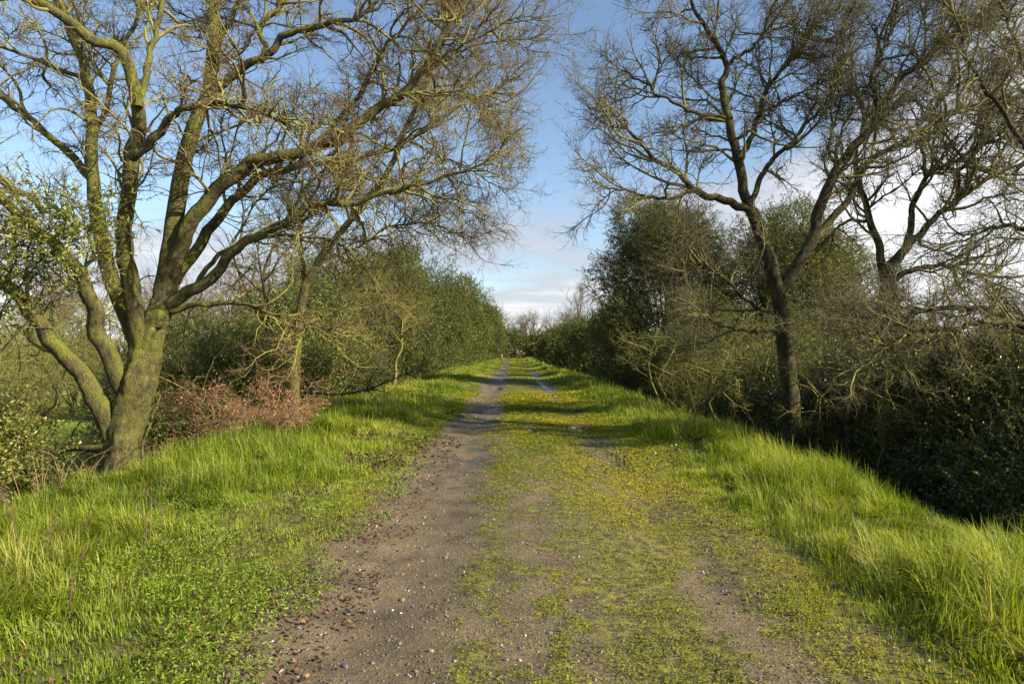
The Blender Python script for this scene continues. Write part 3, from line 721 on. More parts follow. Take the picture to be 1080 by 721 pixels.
# belt of bare trees beyond the lower ground, left and right
belt = [(-25, 40, .62, 'brown bare tree on this side of the fence left of the oak fork'), (-31, 46, .72, 'brown bare tree on this side of the fence near the left edge'), (-20, 37, .6, 'brown bare tree on this side of the fence right of the oak fork'), (-46, 68, .95, 'bare tree beyond the wire fence at the far left edge'), (-40, 74, .9, 'bare tree beyond the wire fence above the pale lane'), (-34, 66, .85, 'bare tree beyond the fence seen between the oak stems'),
        (-29, 62, .8, 'bare tree beyond the fence just left of the oak trunk'), (-24, 58, .8, 'bare tree beyond the fence just right of the oak trunk'), (-52, 78, 1.1, 'tall bare tree beyond the fence seen past the left oak stem'),
        (-19, 47, .8, 'brown bare tree behind the dead bramble, left of its middle'), (-16, 40, .75, 'brown bare tree right behind the dead bramble'), (-13, 44, .8, 'brown bare tree behind the slim leaning tree'),
        (-12, 34, .62, 'short brown bare tree close behind the slim tree'), (-17, 56, .95, 'brown bare tree peeping above the thicket right of the oak'), (-15, 31, .6, 'short bare tree behind the mossy thicket beside the oak'),
        (16, 40, .7, 'bare tree behind the tall right evergreens'), (21, 38, .72, 'bare tree behind the leaning right trunk'), (26, 42, .7, 'bare tree in the background between the right trunks'),
        (31, 44, .7, 'bare tree on the background skyline near the right edge'), (36, 48, .7, 'bare tree at the far right of the background skyline'), (19, 31, .5, 'low bare tree behind the holly right of the leaning trunk'),
        (15.5, 27, .45, 'low bare tree between leaning trunk and multi-stemmed tree'), (22, 30, .5, 'low bare tree on the skyline behind the right edge limbs')]
for k, (x, y, s, lab) in enumerate(belt):
    dup((pA, pB, pC)[k % 3], gl(x, y), lab, rz=k*2.1, sc=s, group='background bare trees')

# dark thin trunk seen right of the oak
tr0 = bare_proto('thin dark upright trunk behind the oak\'s lowest horizontal limb', 7, 41, gl(*at(284, 400, 18)[:2]), n=.4, fat=.75)

# ============================================================ SHRUBS AND EVERGREENS
def lump3(p, f, seed):
    r = np.random.default_rng(seed); s = 0
    for i in range(6):
        k = r.normal(size=3)*f*(1+.5*i); s = s+np.sin(p@k+r.uniform(0, 6))/(1+.5*i)
    return s/3.5
def bush(name, label, cat_, loc, lobes, nspr, m, per=10, leafL=.05, leafW=.03, sprL=.45, seed=1, group=None, stemm=None, rb=.0, dens=.0, inner=.5, trunk=None, rvar=.2, twigr=.004, bare=0):
    """shrub: stems, twigs and leaf sprays. lobes are (x,y,z,rx,ry,rz) relative to loc"""
    global rng
    keep = rng; rng = np.random.default_rng(seed)
    root = empty(name, loc, label, cat_, group)
    lob = np.array(lobes, float); nspr = int(nspr*1.9); per = per+3
    w = lob[:, 3]*lob[:, 4]+lob[:, 4]*lob[:, 5]+lob[:, 3]*lob[:, 5]
    li = rng.choice(len(lob), nspr, p=w/w.sum())
    d = norm(rng.normal(size=(nspr, 3)))
    rr = inner+(1-inner)*rng.random(nspr)**.6
    c = lob[li, :3]; a = lob[li, 3:]
    size = lob[:, 3:].mean()
    bump = 1+.36*lump3(d*1.0+li[:, None]*3., 2.6, seed)+.1*lump3(d, 7., seed+1)
    st = c+d*a*(rr*bump)[:, None]
    k = (lump3(st, 2.4/max(size, .6), seed+2) > -.42+dens) & (st[:, 2] > -.1)
    st, d = st[k], d[k]; ns = len(st)
    dr = norm(d*.8+rng.normal(0, .55, (ns, 3))+np.array([0, 0, .25]))
    K = 4; tw = np.empty((ns, K, 3)); tw[:, 0] = st-dr*sprL*.4
    q = dr.copy(); sl = (sprL*rng.uniform(.5, 1.25, ns)/(K-1))[:, None]
    for j in range(1, K):
        q = norm(q+rng.normal(0, .2, (ns, 3))); tw[:, j] = tw[:, j-1]+q*sl*1.3
    V, Q = tubes(tw, np.full((ns, K), twigr)*np.linspace(1.2, .6, K), 3)
    link_mesh('twigs', V, Q, stemm or M_STEM, root)
    # leaves along sprays
    t = rng.random((ns, per))**.75*(K-1); kk = np.minimum(t.astype(int), K-2); f = (t-kk)[..., None]
    ii = np.arange(ns)[:, None]
    pos = tw[ii, kk]*(1-f)+tw[ii, kk+1]*f
    dv = norm(tw[ii, kk+1]-tw[ii, kk])
    dirv = norm(dv*.6+rng.normal(0, .8, dv.shape)); nr = norm(rng.normal(0, .8, dv.shape)+np.array([0, 0, .6])+d[:, None]*.4)
    rv = np.repeat(np.clip(.47+.4*lump3(st, 1.5/max(size, .6), seed+4)+rng.normal(0, .1, ns), 0, 1), per)
    rv = np.clip(rv+rng.normal(0, rvar, ns*per), 0, 1)
    if bare > 0:
        kp = np.repeat(rng.random(ns) > bare, per)
    else: kp = np.ones(ns*per, bool)
    V, T = leaves(pos.reshape(-1, 3)[kp], nr.reshape(-1, 3)[kp], leafL, leafW, .2, True, dirv.reshape(-1, 3)[kp])
    link_mesh('foliage', V, T, m, root, rnd=np.repeat(rv[kp], 4))
    # stems from the base to the sprays
    nst = min(40, int(10+nspr/60)); pick = rng.choice(ns, min(nst, ns), replace=False); S = []
    for p in pick:
        b = np.array([rng.normal(0, .12*size), rng.normal(0, .12*size), -.15]); e = st[p]
        if trunk: b = np.array([0, 0, trunk*rng.uniform(.4, 1)]) if e[2] > trunk*.7 else b*.5
        mid = b*.5+e*.5+np.array([0, 0, .25*size])+rng.normal(0, .12*size, 3)
        S.append(resample(np.array([[*b, .022*size+.006], [*mid, .013*size+.004], [*e, .004]]), 10, .02*size))
    S = np.stack(S); V, Q = tubes(S[..., :3], S[..., 3], 5)
    link_mesh('stems', V, Q, stemm or M_STEM, root, smooth=True)
    if trunk:
        z = np.linspace(-.2, lob[:, 2].max(), 8)
        P = np.stack([rng.normal(0, .04*size, 8).cumsum()*.5, rng.normal(0, .04*size, 8).cumsum()*.5, z], 1)[None]
        V, Q = tubes(P, (np.linspace(.09, .03, 8)*size)[None], 10, .05); link_mesh('trunk', V, Q, M_BARK, root, smooth=True)
    rng = keep
    return root

def tree_lobes(h, r, seed, base=.12):
    q = np.random.default_rng(seed); out = [(0, 0, h*.52, r*.85, r*.85, h*.45), (0, 0, h*.18, r*.95, r*.95, h*.2)]
    for i in range(9):
        a = i*2.4+q.uniform(0, 1); zz = q.uniform(base+.12, .86)*h; k = r*.55*math.sin(min(1, 1.25*(1-zz/h)+.25)*PI/2)
        out.append((math.cos(a)*k*1.1, math.sin(a)*k*1.1, zz, r*q.uniform(.38, .58), r*q.uniform(.38, .58), h*q.uniform(.12, .2)))
    return out

G1 = 'evergreen trees lining the left of the track'
LE = [(-6.5, 21, 4.1+1, 1.8, M_GREEN, 'nearest bright green evergreen bush of the left row', 2600, .06),
      (-7.1, 28, 7.6, 2.3, M_EVER, 'second evergreen of the left row, broad and dark green', 3600, .075),
      (-6.9, 36.5, 8.3, 2.5, M_EVER2, 'third evergreen of the left row, olive and brown tinged', 3600, .085),
      (-7.0, 46, 10.4, 2.8, M_EVER, 'fourth evergreen of the left row, tall and dense', 3200, .1),
      (-6.6, 59, 9.2, 2.8, M_EVER2, 'fifth evergreen of the left row, olive green with a rounded top', 2800, .12),
      (-6.3, 75, 12, 3.1, M_EVER, 'sixth evergreen of the left row, tall against the sky', 2400, .15),
      (-6.4, 95, 11.2, 3.0, M_EVER2, 'seventh evergreen of the left row, golden green', 2200, .18),
      (-5.4, 117, 13, 3.0, M_EVER, 'eighth and narrow evergreen of the left row', 2000, .2),
      (-5.2, 140, 11.0, 3.0, M_EVER2, 'last evergreen of the left row beside the end of the track', 2000, .22)]
for k, (x, y, h, r, m, lab, n, ll) in enumerate(LE):
    z = float(gz(x, y))
    bush('evergreen_tree' if k else 'evergreen_bush', lab, 'tree' if k else 'bush', (x, y, z), tree_lobes(h+.1, r*1.08, 50+k, .02), n, m, per=11, leafL=ll, leafW=ll*.55, sprL=.35+.006*y, seed=60+k, group=G1 if k else None, trunk=h*.3 if k else None, dens=.12, rvar=.18)
# filling second row behind the left evergreens (seen through gaps)
bush('evergreen_tree', 'dark evergreen set back behind the slim leaning tree', 'tree', gl(-10.5, 31), tree_lobes(6.2, 2.8, 81), 2600, M_EVER, per=10, leafL=.09, leafW=.05, seed=81, trunk=2, dens=.0)
bush('evergreen_tree', 'dark evergreen set back between second and third of the left row', 'tree', gl(-10.5, 42), tree_lobes(7.5, 3., 82), 2200, M_EVER2, per=10, leafL=.11, leafW=.06, seed=82, trunk=2)

G2 = 'dark evergreens lining the right of the track'
RE = [(7.4, 33, 11.3, 3.5, M_EVER2, 'tall broad olive evergreen right of the track, largest of the right row', 9500, .085, 90),
      (11.2, 30, 10.8, 3.6, M_EVER2, 'olive evergreen behind the leaning bare trunk', 8000, .085, 91),
      (14.5, 31, 8.6, 3.0, M_EVER2, 'thin topped evergreen right of the leaning bare trunk', 4500, .08, 92),
      (7.0, 43, 6.6, 2.5, M_EVER, 'first dark bushy evergreen beyond the largest on the right', 3000, .09, 93),
      (6.9, 55, 6.8, 2.6, M_EVER, 'second dark bushy evergreen beyond the largest on the right', 2600, .11, 94),
      (6.5, 72, 6.8, 2.4, M_EVER, 'third dark bushy evergreen beyond the largest on the right', 2200, .14, 95),
      (6.6, 92, 7.0, 2.6, M_EVER2, 'fourth dark bushy evergreen beyond the largest on the right', 2000, .17, 96),
      (7.0, 118, 8.0, 2.8, M_EVER2, 'last small evergreen on the right near the end of the track', 1800, .2, 97)]
for k, (x, y, h, r, m, lab, n, ll, sd) in enumerate(RE):
    bush('evergreen_tree', lab, 'tree', gl(x, y), tree_lobes(h, r, sd, 0.02), n, m, per=11, leafL=ll, leafW=ll*.5, sprL=.35+.006*y, seed=sd, group=G2, trunk=h*.3, dens=-.12, rvar=.16)
for k, (x, y, h, r, lab) in enumerate([(8.2, 28.5, 6.6, 2.8, 'broad green bush standing against the front of the largest right evergreen'), (11.5, 25.5, 6.0, 2.6, 'broad green bush behind the scrub right of the leaning trunk'), (6.6, 26, 4.2, 1.9, 'low dark green bush at the foot of the largest right evergreen'), (6.3, 31, 3.4, 1.5, 'low dark bush hugging the right bank before the row of evergreens'),
                                      (9.5, 22, 4.6, 2.3, 'dark green bush behind the leaning bare trunk')]):
    bush('evergreen_bush', lab, 'bush', gl(x, y), tree_lobes(h, r, 110+k, .0), 2800 if k > 1 else 4200, M_EVER if k > 1 else M_EVER2, per=11, leafL=.06, leafW=.035, seed=110+k, dens=.0)

for k, (x, y, h, r, lab) in enumerate([(-5.0, 172, 9.5, 4.5, 'dark low bush closing the left side of the far track end'), (6.3, 160, 8, 4.0, 'dark low bush closing the right side of the far track end'), (.2, 205, 9.5, 6.5, 'dim bush mass closing the track at the vanishing point'), (10.5, 190, 10, 6, 'olive bush behind the far right end of the track')]):
    bush('far_bush', lab, 'bush', gl(x, y), tree_lobes(h, r, 160+k, .0), 1000, M_EVER2, per=10, leafL=.32, leafW=.2, sprL=1., seed=160+k, dens=-.1)
hb = None
for k, (x, lab) in enumerate([(-58, 'brownish hedge bush beyond the wire fence at the far left edge'), (-52.5, 'hedge bush beyond the wire fence, second from the left edge'), (-47, 'hedge bush beyond the wire fence, left of the lane end'), (-41.5, 'hedge bush beyond the fence above the left part of the lane'),
        (-36.5, 'hedge bush beyond the fence above the pale lane'), (-31, 'hedge bush beyond the fence seen just left of the oak fork'), (-26, 'hedge bush beyond the fence seen through the oak fork'), (-20.5, 'hedge bush beyond the fence right of the oak trunk'), (-15, 'hedge bush beyond the fence behind the dead bramble')]):
    if hb is None: hb = bush('hedge_bush', lab, 'bush', gl(x, 65), tree_lobes(4.2, 3.4, 170, .0), 1500, M_EVER2, per=8, leafL=.15, leafW=.09, sprL=.8, seed=170, group='hedge bushes beyond the fence', dens=.0)
    else: dup(hb, gl(x, 65+1.5*math.sin(k*2.)), lab, rz=k*1.7, sc=(1.1+.15*math.sin(k*3.)))
# dark glossy holly masses on the right slope
HL = [((8.4, 10.3), 4.1, 2.3, 'dark glossy holly bush filling the lower right edge', 9000), ((8.0, 13.6), 4.2, 2.2, 'dark glossy holly bush under the multi-stemmed bare tree', 8000),
      ((7.2, 17.2), 3.4, 1.8, 'dark glossy holly bush left of the leaning bare trunk', 5000), ((7.3, 7.2), 3.2, 1.8, 'dark glossy holly bush cut by the right edge, nearest the viewer', 7000),
      ((11.8, 16.5), 4.3, 2.6, 'dark glossy holly bush at the back near the right edge', 6000), ((10.8, 20.5), 4.6, 2.4, 'dark holly bush furthest back right of the leaning trunk', 4500)]
for k, ((x, y), h, r, lab, n) in enumerate(HL):
    L = [(0, 0, h*.45, r, r, h*.5), (r*.5, -.6, h*.4, r*.7, r*.8, h*.4), (-r*.45, .5, h*.4, r*.7, r*.9, h*.38), (.2, r*.6, h*.55, r*.6, r*.6, h*.4), (-.5, -r*.5, h*.3, r*.6, r*.7, h*.3)]
    bush('holly_bush', lab, 'bush', gl(x, y), L, n, M_HOLLY, per=11, leafL=.052, leafW=.032, sprL=.4, seed=120+k, group='dark holly bushes on the right slope', dens=-.05, rvar=.2, inner=.6)

# left foreground holly and the leafy spray in front of the oak
bush('holly_bush', 'yellow green glossy bush at the left edge below the oak', 'bush', gl(-6.45, 7.9), [(0, 0, 1.0, .95, .95, .85), (.35, -.3, .7, .7, .6, .7), (-.4, .2, 1.0, .7, .7, .8), (.2, .1, 1.3, .5, .5, .5)], 2000, M_YHOLLY, per=11, leafL=.055, leafW=.028, sprL=.4, seed=140, dens=.3, inner=.4)
bush('young_holly_tree', 'leafy yellow green holly spray hanging in front of the left oak limbs', 'tree', gl(-7.0, 8.3), [(1.0, -.3, 3.9, 1.35, .6, .42), (.5, .1, 4.3, 1., .7, .5), (1.8, -.3, 4.2, .8, .4, .3), (1.2, 0, 3.55, .9, .5, .28), (.2, 0, 3.2, .9, .6, .5)], 330, M_YHOLLY, per=12, leafL=.075, leafW=.026, sprL=.4, seed=141, dens=.12, inner=.3, trunk=3.2)

# twiggy mossy scrub
def scrub(label, loc, H, seed, n=1., mats=(M_SCRUB, M_SCRUB), group=None, leafm=None, nl=0, sp=.35, up=-.02, name='scrub_thicket', c='shrub', base_r=.2, r3=.005, ll=.045, sr=.009, wk=1., ns=16):
    global rng
    keep = rng; rng = np.random.default_rng(seed)
    root = empty(name, loc, label, c, group); off = np.array(root.location)
    S = []
    for i in range(ns):
        a = rng.uniform(0, 6.28); b = np.array([math.cos(a)*base_r*H*rng.random(), math.sin(a)*base_r*H*rng.random(), -.1])
        d = np.array([math.cos(a)*sp*rng.uniform(.3, 1.3), math.sin(a)*sp*rng.uniform(.3, 1.3), 1]); l = H*rng.uniform(.7, 1.05)
        S.append(resample(np.array([[*b, sr*H], [*(b+d*l*.25+rng.normal(0, .06*H*wk, 3)), sr*.85*H], [*(b+d*l*.5+rng.normal(0, .1*H*wk, 3)), sr*.65*H], [*(b+d*l*.75+rng.normal(0, .08*H*wk, 3)), sr*.4*H], [*(b+d*l*np.array([1.3, 1.3, .9])), sr*.25*H]]), 18, .03*wk))
    S = np.stack(S); sc = (S[..., :3], S[..., 3]); V, Q = tubes(*sc, 6); link_mesh('stems', V, Q, mats[0], root, smooth=True)
    n *= 1.5; nl = int(nl*2.5)
    b1 = grow(sc, int(80*n), H*.3, 50, 8, .3, up, r0=.011, tmin=.15); b2 = grow(b1, int(600*n), H*.13, 50, 6, .35, up, r0=.007); b3 = grow(b2, int(2600*n), H*.06, 50, 4, .3, up, r0=r3)
    V, Q = join([tubes(*b1, 4), tubes(*b2, 3)]); link_mesh('crown', V, Q, mats[0], root)
    V, Q = tubes(*b3, 3); link_mesh('twigs', V, Q, mats[1], root)
    if nl:
        P = b3[0]; i = rng.integers(0, len(P), nl); pos = P[i, rng.integers(1, 4, nl)]
        V, T = leaves(pos, norm(rng.normal(size=(nl, 3))+[0, 0, .5]), ll, ll*.6); link_mesh('foliage', V, T, leafm, root, rnd=np.repeat(rng.random(nl), 4))
    rng = keep
    return root
sA = scrub('tangled mossy scrub in front of the largest right evergreen', gl(6.9, 23.5), 5.2, 201, leafm=M_EVER2, nl=2500, group='mossy scrub thickets')
sB = scrub('tangled mossy scrub left of the leaning bare trunk', gl(6.3, 17.8), 3.9, 202, leafm=M_EVER2, nl=1500, group='mossy scrub thickets')
sC = scrub('tall brown green scrub right of the oak trunk', gl(-8.2, 19.0), 5.4, 203, leafm=M_EVER2, nl=2500, group='mossy scrub thickets')
more = [(sA, 8.6, 20, .95, 1.1, 'mossy scrub right behind the leaning bare trunk'), (sB, 7.6, 15.2, .85, 2.2, 'mossy scrub at the foot of the leaning bare trunk'), (sC, 6.4, 28, .85, .7, 'mossy scrub beside the low dark bush on the right bank'),
        (sA, 10.2, 18, .8, 3., 'mossy scrub between the leaning trunk and the multi-stemmed tree'), (sB, 9.2, 14.8, 1.05, 4., 'pale mossy twigs hanging over the dark holly'), (sC, 13, 18, .85, 5., 'scrub thicket behind the limbs at the right edge'),
        (sA, 5.9, 21.2, .62, 5.5, 'low mossy scrub at the crest of the right bank'), (sC, 12.5, 24, .9, 2., 'scrub thicket furthest back on the right'), (sB, 15.5, 21, 1.3, 1., 'scrub thicket on the skyline at the right edge'),
        (sA, -9.6, 22, .95, 2., 'brown green scrub behind the oak limb on its right'), (sB, -7.6, 15.5, .9, .5, 'low scrub close behind the oak trunk on its right'), (sC, -12.2, 26, .95, 3.6, 'scrub thicket far behind the oak trunk'),
        (sA, -6.9, 18, .62, 1.4, 'low scrub behind the dead bramble'), (sB, -14.6, 19.5, 1.2, 2.5, 'brown scrub at the far left edge beyond the field corner'), (sC, -16.5, 22.5, .8, 4.4, 'brown scrub at the left edge behind the leafy spray'),
        (sC, -8.4, 24, .8, 1.9, 'scrub thicket behind the slim leaning tree'), (sB, -13.5, 16., 1.0, 5.1, 'tangled scrub left of the oak at the left edge'),
        (sA, -10.5, 27, .9, .2, 'scrub thicket behind the thin dark trunk'), (sB, -11.2, 32, 1.4, .9, 'scrub thicket showing between oak trunk and thin dark trunk')]
more += [(sC, -17.5, 24, 1., .9, 'large brown scrub at the left edge, left of the field corner'), (sA, -21.5, 29, 1.2, 2.9, 'large scrub behind the leafy spray near the left edge'), (sC, -26, 34, 1.3, 4.9, 'large scrub far behind the left edge'),
         (sA, -14.2, 26.5, .9, 1.2, 'scrub seen between the oak stems above the grass'), (sC, -18.5, 34, 1.2, .3, 'scrub thicket beyond the field seen through the oak fork'), (sB, -23.5, 37, 1.5, 2.3, 'scrub thicket beyond the field left of the oak fork')]
for k, (pr, x, y, s, rz, lab) in enumerate(more): dup(pr, gl(x, y), lab, rz=rz, sc=s)
bush('evergreen_bush', 'deep green leafy bush beside the slim leaning trunk', 'bush', gl(-6.9, 17.0), tree_lobes(3.4, 1.5, 151, .0), 2200, M_GREEN, per=11, leafL=.05, leafW=.032, seed=151, dens=.05)
bush('evergreen_bush', 'dark ivy covered bush behind the oak trunk on its right', 'bush', gl(-8.4, 15.8), tree_lobes(2.9, 1.5, 152, .0), 1800, M_HOLLY, per=11, leafL=.05, leafW=.035, seed=152, dens=.05)
bush('evergreen_bush', 'dark bush in shade behind the thin trunk', 'bush', gl(-10.0, 21), tree_lobes(5.2, 2.4, 153, .0), 2200, M_EVER, per=10, leafL=.06, leafW=.04, seed=153, dens=.05)
bush('evergreen_bush', 'low green bush on the left crest before the evergreen row', 'bush', gl(-6.3, 24.3), tree_lobes(3.8, 1.5, 154, .0), 2200, M_EVER2, per=11, leafL=.06, leafW=.035, seed=154, dens=.05)

sD = scrub('pale mossy twigs catching the sun in front of the dark holly', gl(7.0, 12.0), 3.5, 207, n=.3, mats=(M_TWIG, M_TWIG), group='mossy scrub thickets', sp=.5, up=-.08, ns=9, r3=.006)
dup(sD, gl(5.9, 14.2), 'pale mossy twigs just left of the leaning bare trunk', rz=2., sc=.9)
dup(sD, gl(6.2, 19.5), 'pale mossy twigs over the crest below the largest right evergreen', rz=4., sc=1.15)
dup(sD, gl(8.6, 13.0), 'pale mossy twigs arching over the holly near the right edge', rz=5., sc=1.1)
dup(sD, gl(6.6, 16.2), 'pale mossy twigs directly behind the leaning bare trunk', rz=1., sc=1.1)
# dead bramble with russet leaves
def bramble():
    x, y = -4.95, 12.3
    r = scrub('dead pinkish brown bramble bush with dry leaves beside the oak', gl(x, y), 1.4, 301, n=1.7, mats=(M_DRY, M_DRY), leafm=M_RUSSET, nl=520, sp=.62, up=-.07, name='bramble_bush', c='bush', base_r=.6, r3=.003, sr=.0075, ns=24, ll=.05)
    r2 = dup(r, gl(-4.6, 13.0), 'lower dead brown bramble bush right of the pinkish one', rz=2., sc=(.8, .8, .62))
    r3 = dup(r, gl(-5.6, 11.4), 'small dead brown bramble bush nearest the oak trunk', rz=4., sc=(.45, .45, .42))
bramble()

# dry weed stalks on the left verge, and the twiggy seedling by the oak
def stalk(label, loc, H, seed, nb=3, name='dry_weed_stalk'):
    global rng
    keep = rng; rng = np.random.default_rng(seed)
    root = empty(name, loc, label, 'plant', 'dry weed stalks in the left grass')
    P = resample(np.array([[0, 0, -.02, .005], [rng.normal(0, .04), rng.normal(0, .04), H*.5, .004], [rng.normal(0, .1), rng.normal(0, .1), H, .0025]]), 12, .006)
    sc = (P[None, :, :3], P[None, :, 3]); V, Q = tubes(*sc, 5); link_mesh('stem', V, Q, M_DRYD, root)
    b = grow(sc, nb*3, H*.18, 40, 5, .15, .05, r0=.0025, tmin=.35); c = grow(b, nb*10, H*.04, 50, 3, .2, 0, r0=.0028)
    V, Q = join([tubes(*b, 3), tubes(*c, 3)]); link_mesh('side_shoots', V, Q, M_DRYD, root)
    rng = keep
M_DRYD = plain('dark dry stalk', (.1, .06, .045), .9, vary=.3)
for k, (px, py, Y, H, lab) in enumerate([(67, 580, 4.9, .62, 'tall dark dry weed stalk in the long grass, second from the left'), (97, 570, 5.3, .5, 'dark dry weed stalk in the long grass, third from the left'),
                                       (20, 600, 4.7, .7, 'tallest dry weed stalk at the left edge'), (150, 590, 5., .4, 'short dry weed stalk among broad leaved weeds'), (78, 640, 4.1, .42, 'dry weed stalk nearest the lower left corner'),
                                       (165, 555, 5.6, .38, 'short dry weed stalk at the right of the group'), (8, 560, 5.6, .6, 'dry weed stalk against the yellow green bush'), (300, 470, 9.5, .5, 'dry stalk in front of the dead bramble')]):
    p = at(px, py, Y); stalk(lab, gl(p[0], p[1]), H, 400+k)
for k, (px, Y, H, lab) in enumerate([(40, 7.5, .9, 'pale branching dead shrub stem beside the yellow green bush'), (85, 8.0, .75, 'pale branching dead shrub stem left of the oak trunk'), (100, 8.3, .6, 'small dead shrub stem at the foot of the oak')]):
    p = at(px, 500, Y); scrub(lab, gl(p[0], p[1]), H, 420+k, n=.05, mats=(M_DRY, M_DRY), sp=.6, up=.05, name='dead_shrub_stem', c='plant', group='dead shrub stems by the oak', r3=.003, wk=.2, ns=7, sr=.006)

# fallen dark branch left of the oak foot
fb = empty('fallen_branch', at(88, 474, 11), 'dark fallen branch lying level left of the oak foot', 'branch')
limb_obj([[*at(128, 475, 10.6), .07], [*at(100, 473, 10.9), .06], [*at(70, 474, 11.2), .045], [*at(45, 480, 11.4), .03]], fb, 24, 10, M_BARK, .008, .08, 'stem')
limb_obj([[*at(75, 474, 11.15), .02], [*at(80, 452, 11.1), .014], [*at(95, 438, 11.), .008]], fb, 12, 6, M_BARK, .01, .0, 'side_branch')

# lane, wire fence and post
def box(cx, cy, cz, sx, sy, sz):
    v = np.array([[a, b, c] for c in (0, 1) for b in (-.5, .5) for a in (-.5, .5)], float)*[sx, sy, sz]+[cx, cy, cz]
    return v, np.array([[0, 1, 3, 2][::-1], [4, 5, 7, 6], [0, 1, 5, 4], [2, 3, 7, 6][::-1], [0, 2, 6, 4][::-1], [1, 3, 7, 5]])
lx = np.linspace(-60, -14, 40); V = []
for x in lx:
    yy = 56+.06*(x+36)+.6*math.sin(x*.2); V += [(x, yy-2.2, float(gz(x, yy))+.06), (x, yy+2.2, float(gz(x, yy))+.06)]
V = np.array(V); Q = np.array([[2*i, 2*i+2, 2*i+3, 2*i+1] for i in range(39)])
M_LANE = plain('pale wet lane', (.36, .36, .38), .35, vary=.15, scale=2, spec=.5)
tag(link_mesh('lane', V, Q, M_LANE), kind='structure')
M_WIRE = plain('galvanised wire', (.3, .31, .3), .5, .6)
def fence():
    x0, x1, y0, H = -56., -16., 60.5, 2.1
    root = empty('wire_fence', gl(-36, y0), 'grey chain-link fence beyond the lane, seen between the oak stems', 'fence'); off = np.array(root.location)
    z0 = off[2]
    first = None
    for x in np.arange(x0, x1+.1, 2.5):
        v, q = box(x-off[0], 0, -.1, .09, .09, H+.25); link_mesh('post', v, q, M_WIRE, root)
    parts = []
    xs = np.arange(x0, x1, .22); n = len(xs)
    for s in (-1, 1):
        A = np.stack([xs-off[0], np.full(n, -.06), np.full(n, .05)], 1); B = A+np.array([s*1.6, 0, H-.05]); M = (A+B)/2
        parts.append(tubes(np.stack([A, M, B], 1), np.full((n, 3), .006), 3))
    A = np.array([[[x0-off[0], -.06, z], [0, -.06, z], [x1-off[0], -.06, z]] for z in (.05, H*.5, H)]); parts.append(tubes(A, np.full((3, 3), .012), 4))
    V, Q = join(parts); link_mesh('wire_mesh', V, Q, M_WIRE, root)
fence()
v, q = box(0, 0, -.1, .3, .25, .8); cb = link_mesh('concrete_block', v, q, plain('pale concrete', (.6, .58, .5), .8))
p = at(49, 408, 54); cb.location = gl(p[0], p[1]); tag(cb, 'small pale concrete block at the near end of the lane', 'block')
def white_post():
    x, y = -2.4, 150.
    root = empty('white_post', gl(x, y), 'tiny white post at the left of the vanishing track', 'post')
    M = plain('white paint', (.8, .8, .78), .6, vary=.05)
    v, q = box(0, 0, -.2, .16, .16, 1.3); link_mesh('shaft', v, q, M, root)
    v = np.array([[-.11, -.11, 1.1], [.11, -.11, 1.1], [.11, .11, 1.1], [-.11, .11, 1.1], [0, 0, 1.22]]); link_mesh('cap', v, np.array([[0, 1, 4], [1, 2, 4], [2, 3, 4], [3, 0, 4]]), M, root)
white_post()

# ============================================================ LIGHT, SKY, CAMERA
SUN_EL = 29.; SUN_AZ = 116.     # azimuth clockwise from the view direction (+Y)
w = bpy.data.worlds.new('World'); scene.world = w; w.use_nodes = True
nt = w.node_tree; nt.nodes.clear(); wo = N(nt, 'ShaderNodeOutputWorld'); bg = N(nt, 'ShaderNodeBackground')
sky = N(nt, 'ShaderNodeTexSky', sky_type='NISHITA'); sky.sun_disc = False
sky.sun_elevation = math.radians(SUN_EL); sky.sun_rotation = math.radians(SUN_AZ)
sky.air_density = 1.0; sky.dust_density = .6; sky.ozone_density = 1.6
tc = N(nt, 'ShaderNodeTexCoord'); sp = N(nt, 'ShaderNodeSeparateXYZ'); nt.links.new(tc.outputs['Generated'], sp.inputs[0])
X_, Y_, Z_ = sp.outputs
zz = math_(nt, 'ADD', math_(nt, 'MAXIMUM', Z_, 0.), .13)
cv = N(nt, 'ShaderNodeCombineXYZ'); nt.links.new(math_(nt, 'DIVIDE', X_, zz), cv.inputs[0]); nt.links.new(math_(nt, 'DIVIDE', Y_, zz), cv.inputs[1])
mp = N(nt, 'ShaderNodeMapping'); mp.inputs['Scale'].default_value = (.75, .75, 1); mp.inputs['Location'].default_value = (3.1, 1.7, 0); nt.links.new(cv.outputs[0], mp.inputs[0])
cn = noise(nt, 1.1, 8, .58, mp.outputs[0]); cn.inputs['Distortion'].default_value = .3
b1_ = math_(nt, 'SUBTRACT', .47, math_(nt, 'MULTIPLY', Z_, 1.75))                     # more cloud low down
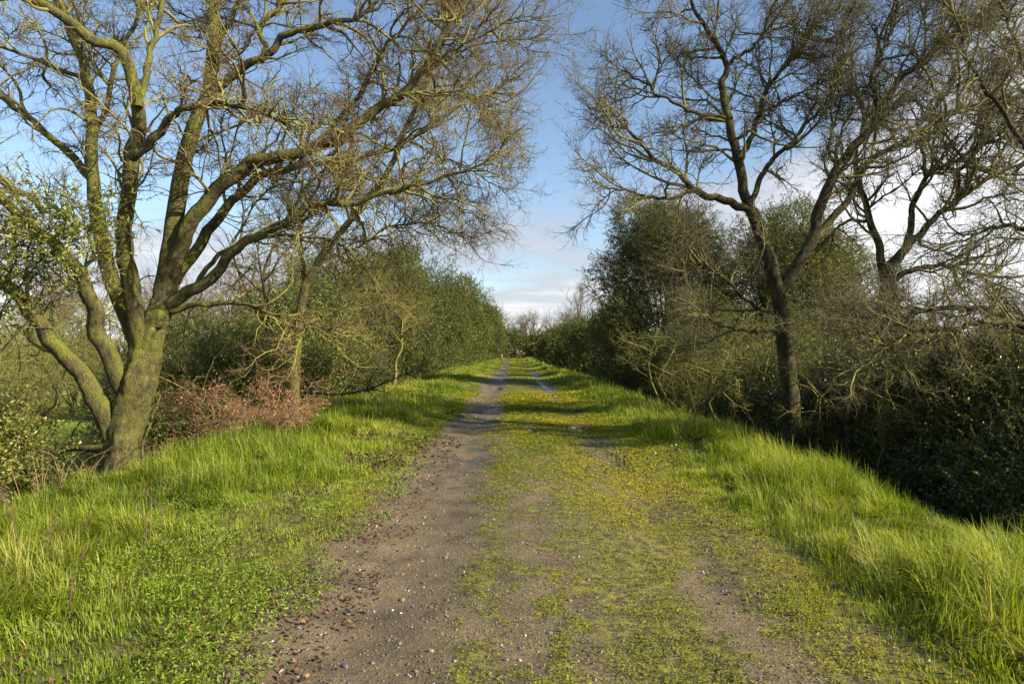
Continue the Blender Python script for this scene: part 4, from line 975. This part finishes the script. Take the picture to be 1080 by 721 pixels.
b2_ = math_(nt, 'MULTIPLY', math_(nt, 'MAXIMUM', math_(nt, 'SUBTRACT', X_, .12), 0.), 1.15)   # and to the right
b3_ = math_(nt, 'MULTIPLY', math_(nt, 'MAXIMUM', math_(nt, 'SUBTRACT', math_(nt, 'MULTIPLY', X_, -1.), .3), 0.), .35)
cs = math_(nt, 'ADD', math_(nt, 'ADD', cn.outputs[0], b1_), math_(nt, 'ADD', b2_, b3_))
mr = N(nt, 'ShaderNodeMapRange', interpolation_type='SMOOTHSTEP'); mr.inputs[1].default_value = .64; mr.inputs[2].default_value = .84; mr.inputs[4].default_value = .9; nt.links.new(cs, mr.inputs[0])
cr = ramp(nt, [(.6, (1.9, 2.25, 2.95)), (.8, (3.2, 3.35, 3.75)), (1, (5.6, 5.6, 5.7))], cs)
mx = mixc(nt, mr.outputs[0], sky.outputs[0], cr.outputs[0])
nt.links.new(mx, bg.inputs[0]); bg.inputs[1].default_value = .08; nt.links.new(bg.outputs[0], wo.inputs[0])

sl = bpy.data.lights.new('sun', 'SUN'); sl.energy = 5.0; sl.angle = math.radians(.53); sl.color = (1, .88, .68)
so = bpy.data.objects.new('sun', sl); COL.objects.link(so)
a, e = math.radians(SUN_AZ), math.radians(SUN_EL)
so.rotation_euler = Vector((math.sin(a)*math.cos(e), math.cos(a)*math.cos(e), math.sin(e))).to_track_quat('Z', 'Y').to_euler()

cam = bpy.data.cameras.new('camera'); co = bpy.data.objects.new('camera', cam); COL.objects.link(co)
cam.sensor_width = 36; cam.lens = 24; cam.clip_end = 4000; cam.clip_start = .05
co.location = (0, 0, EYE); co.rotation_euler = (PI/2+math.atan((CY-360.5)/F), 0, math.atan((CX-540)/F))
scene.camera = co
scene.view_settings.view_transform = 'Standard'; scene.view_settings.look = 'None'; scene.view_settings.exposure = 1.33; scene.view_settings.gamma = 1
scene.render.engine = 'CYCLES'
scene.cycles.max_bounces = 6; scene.cycles.diffuse_bounces = 3; scene.cycles.transmission_bounces = 4
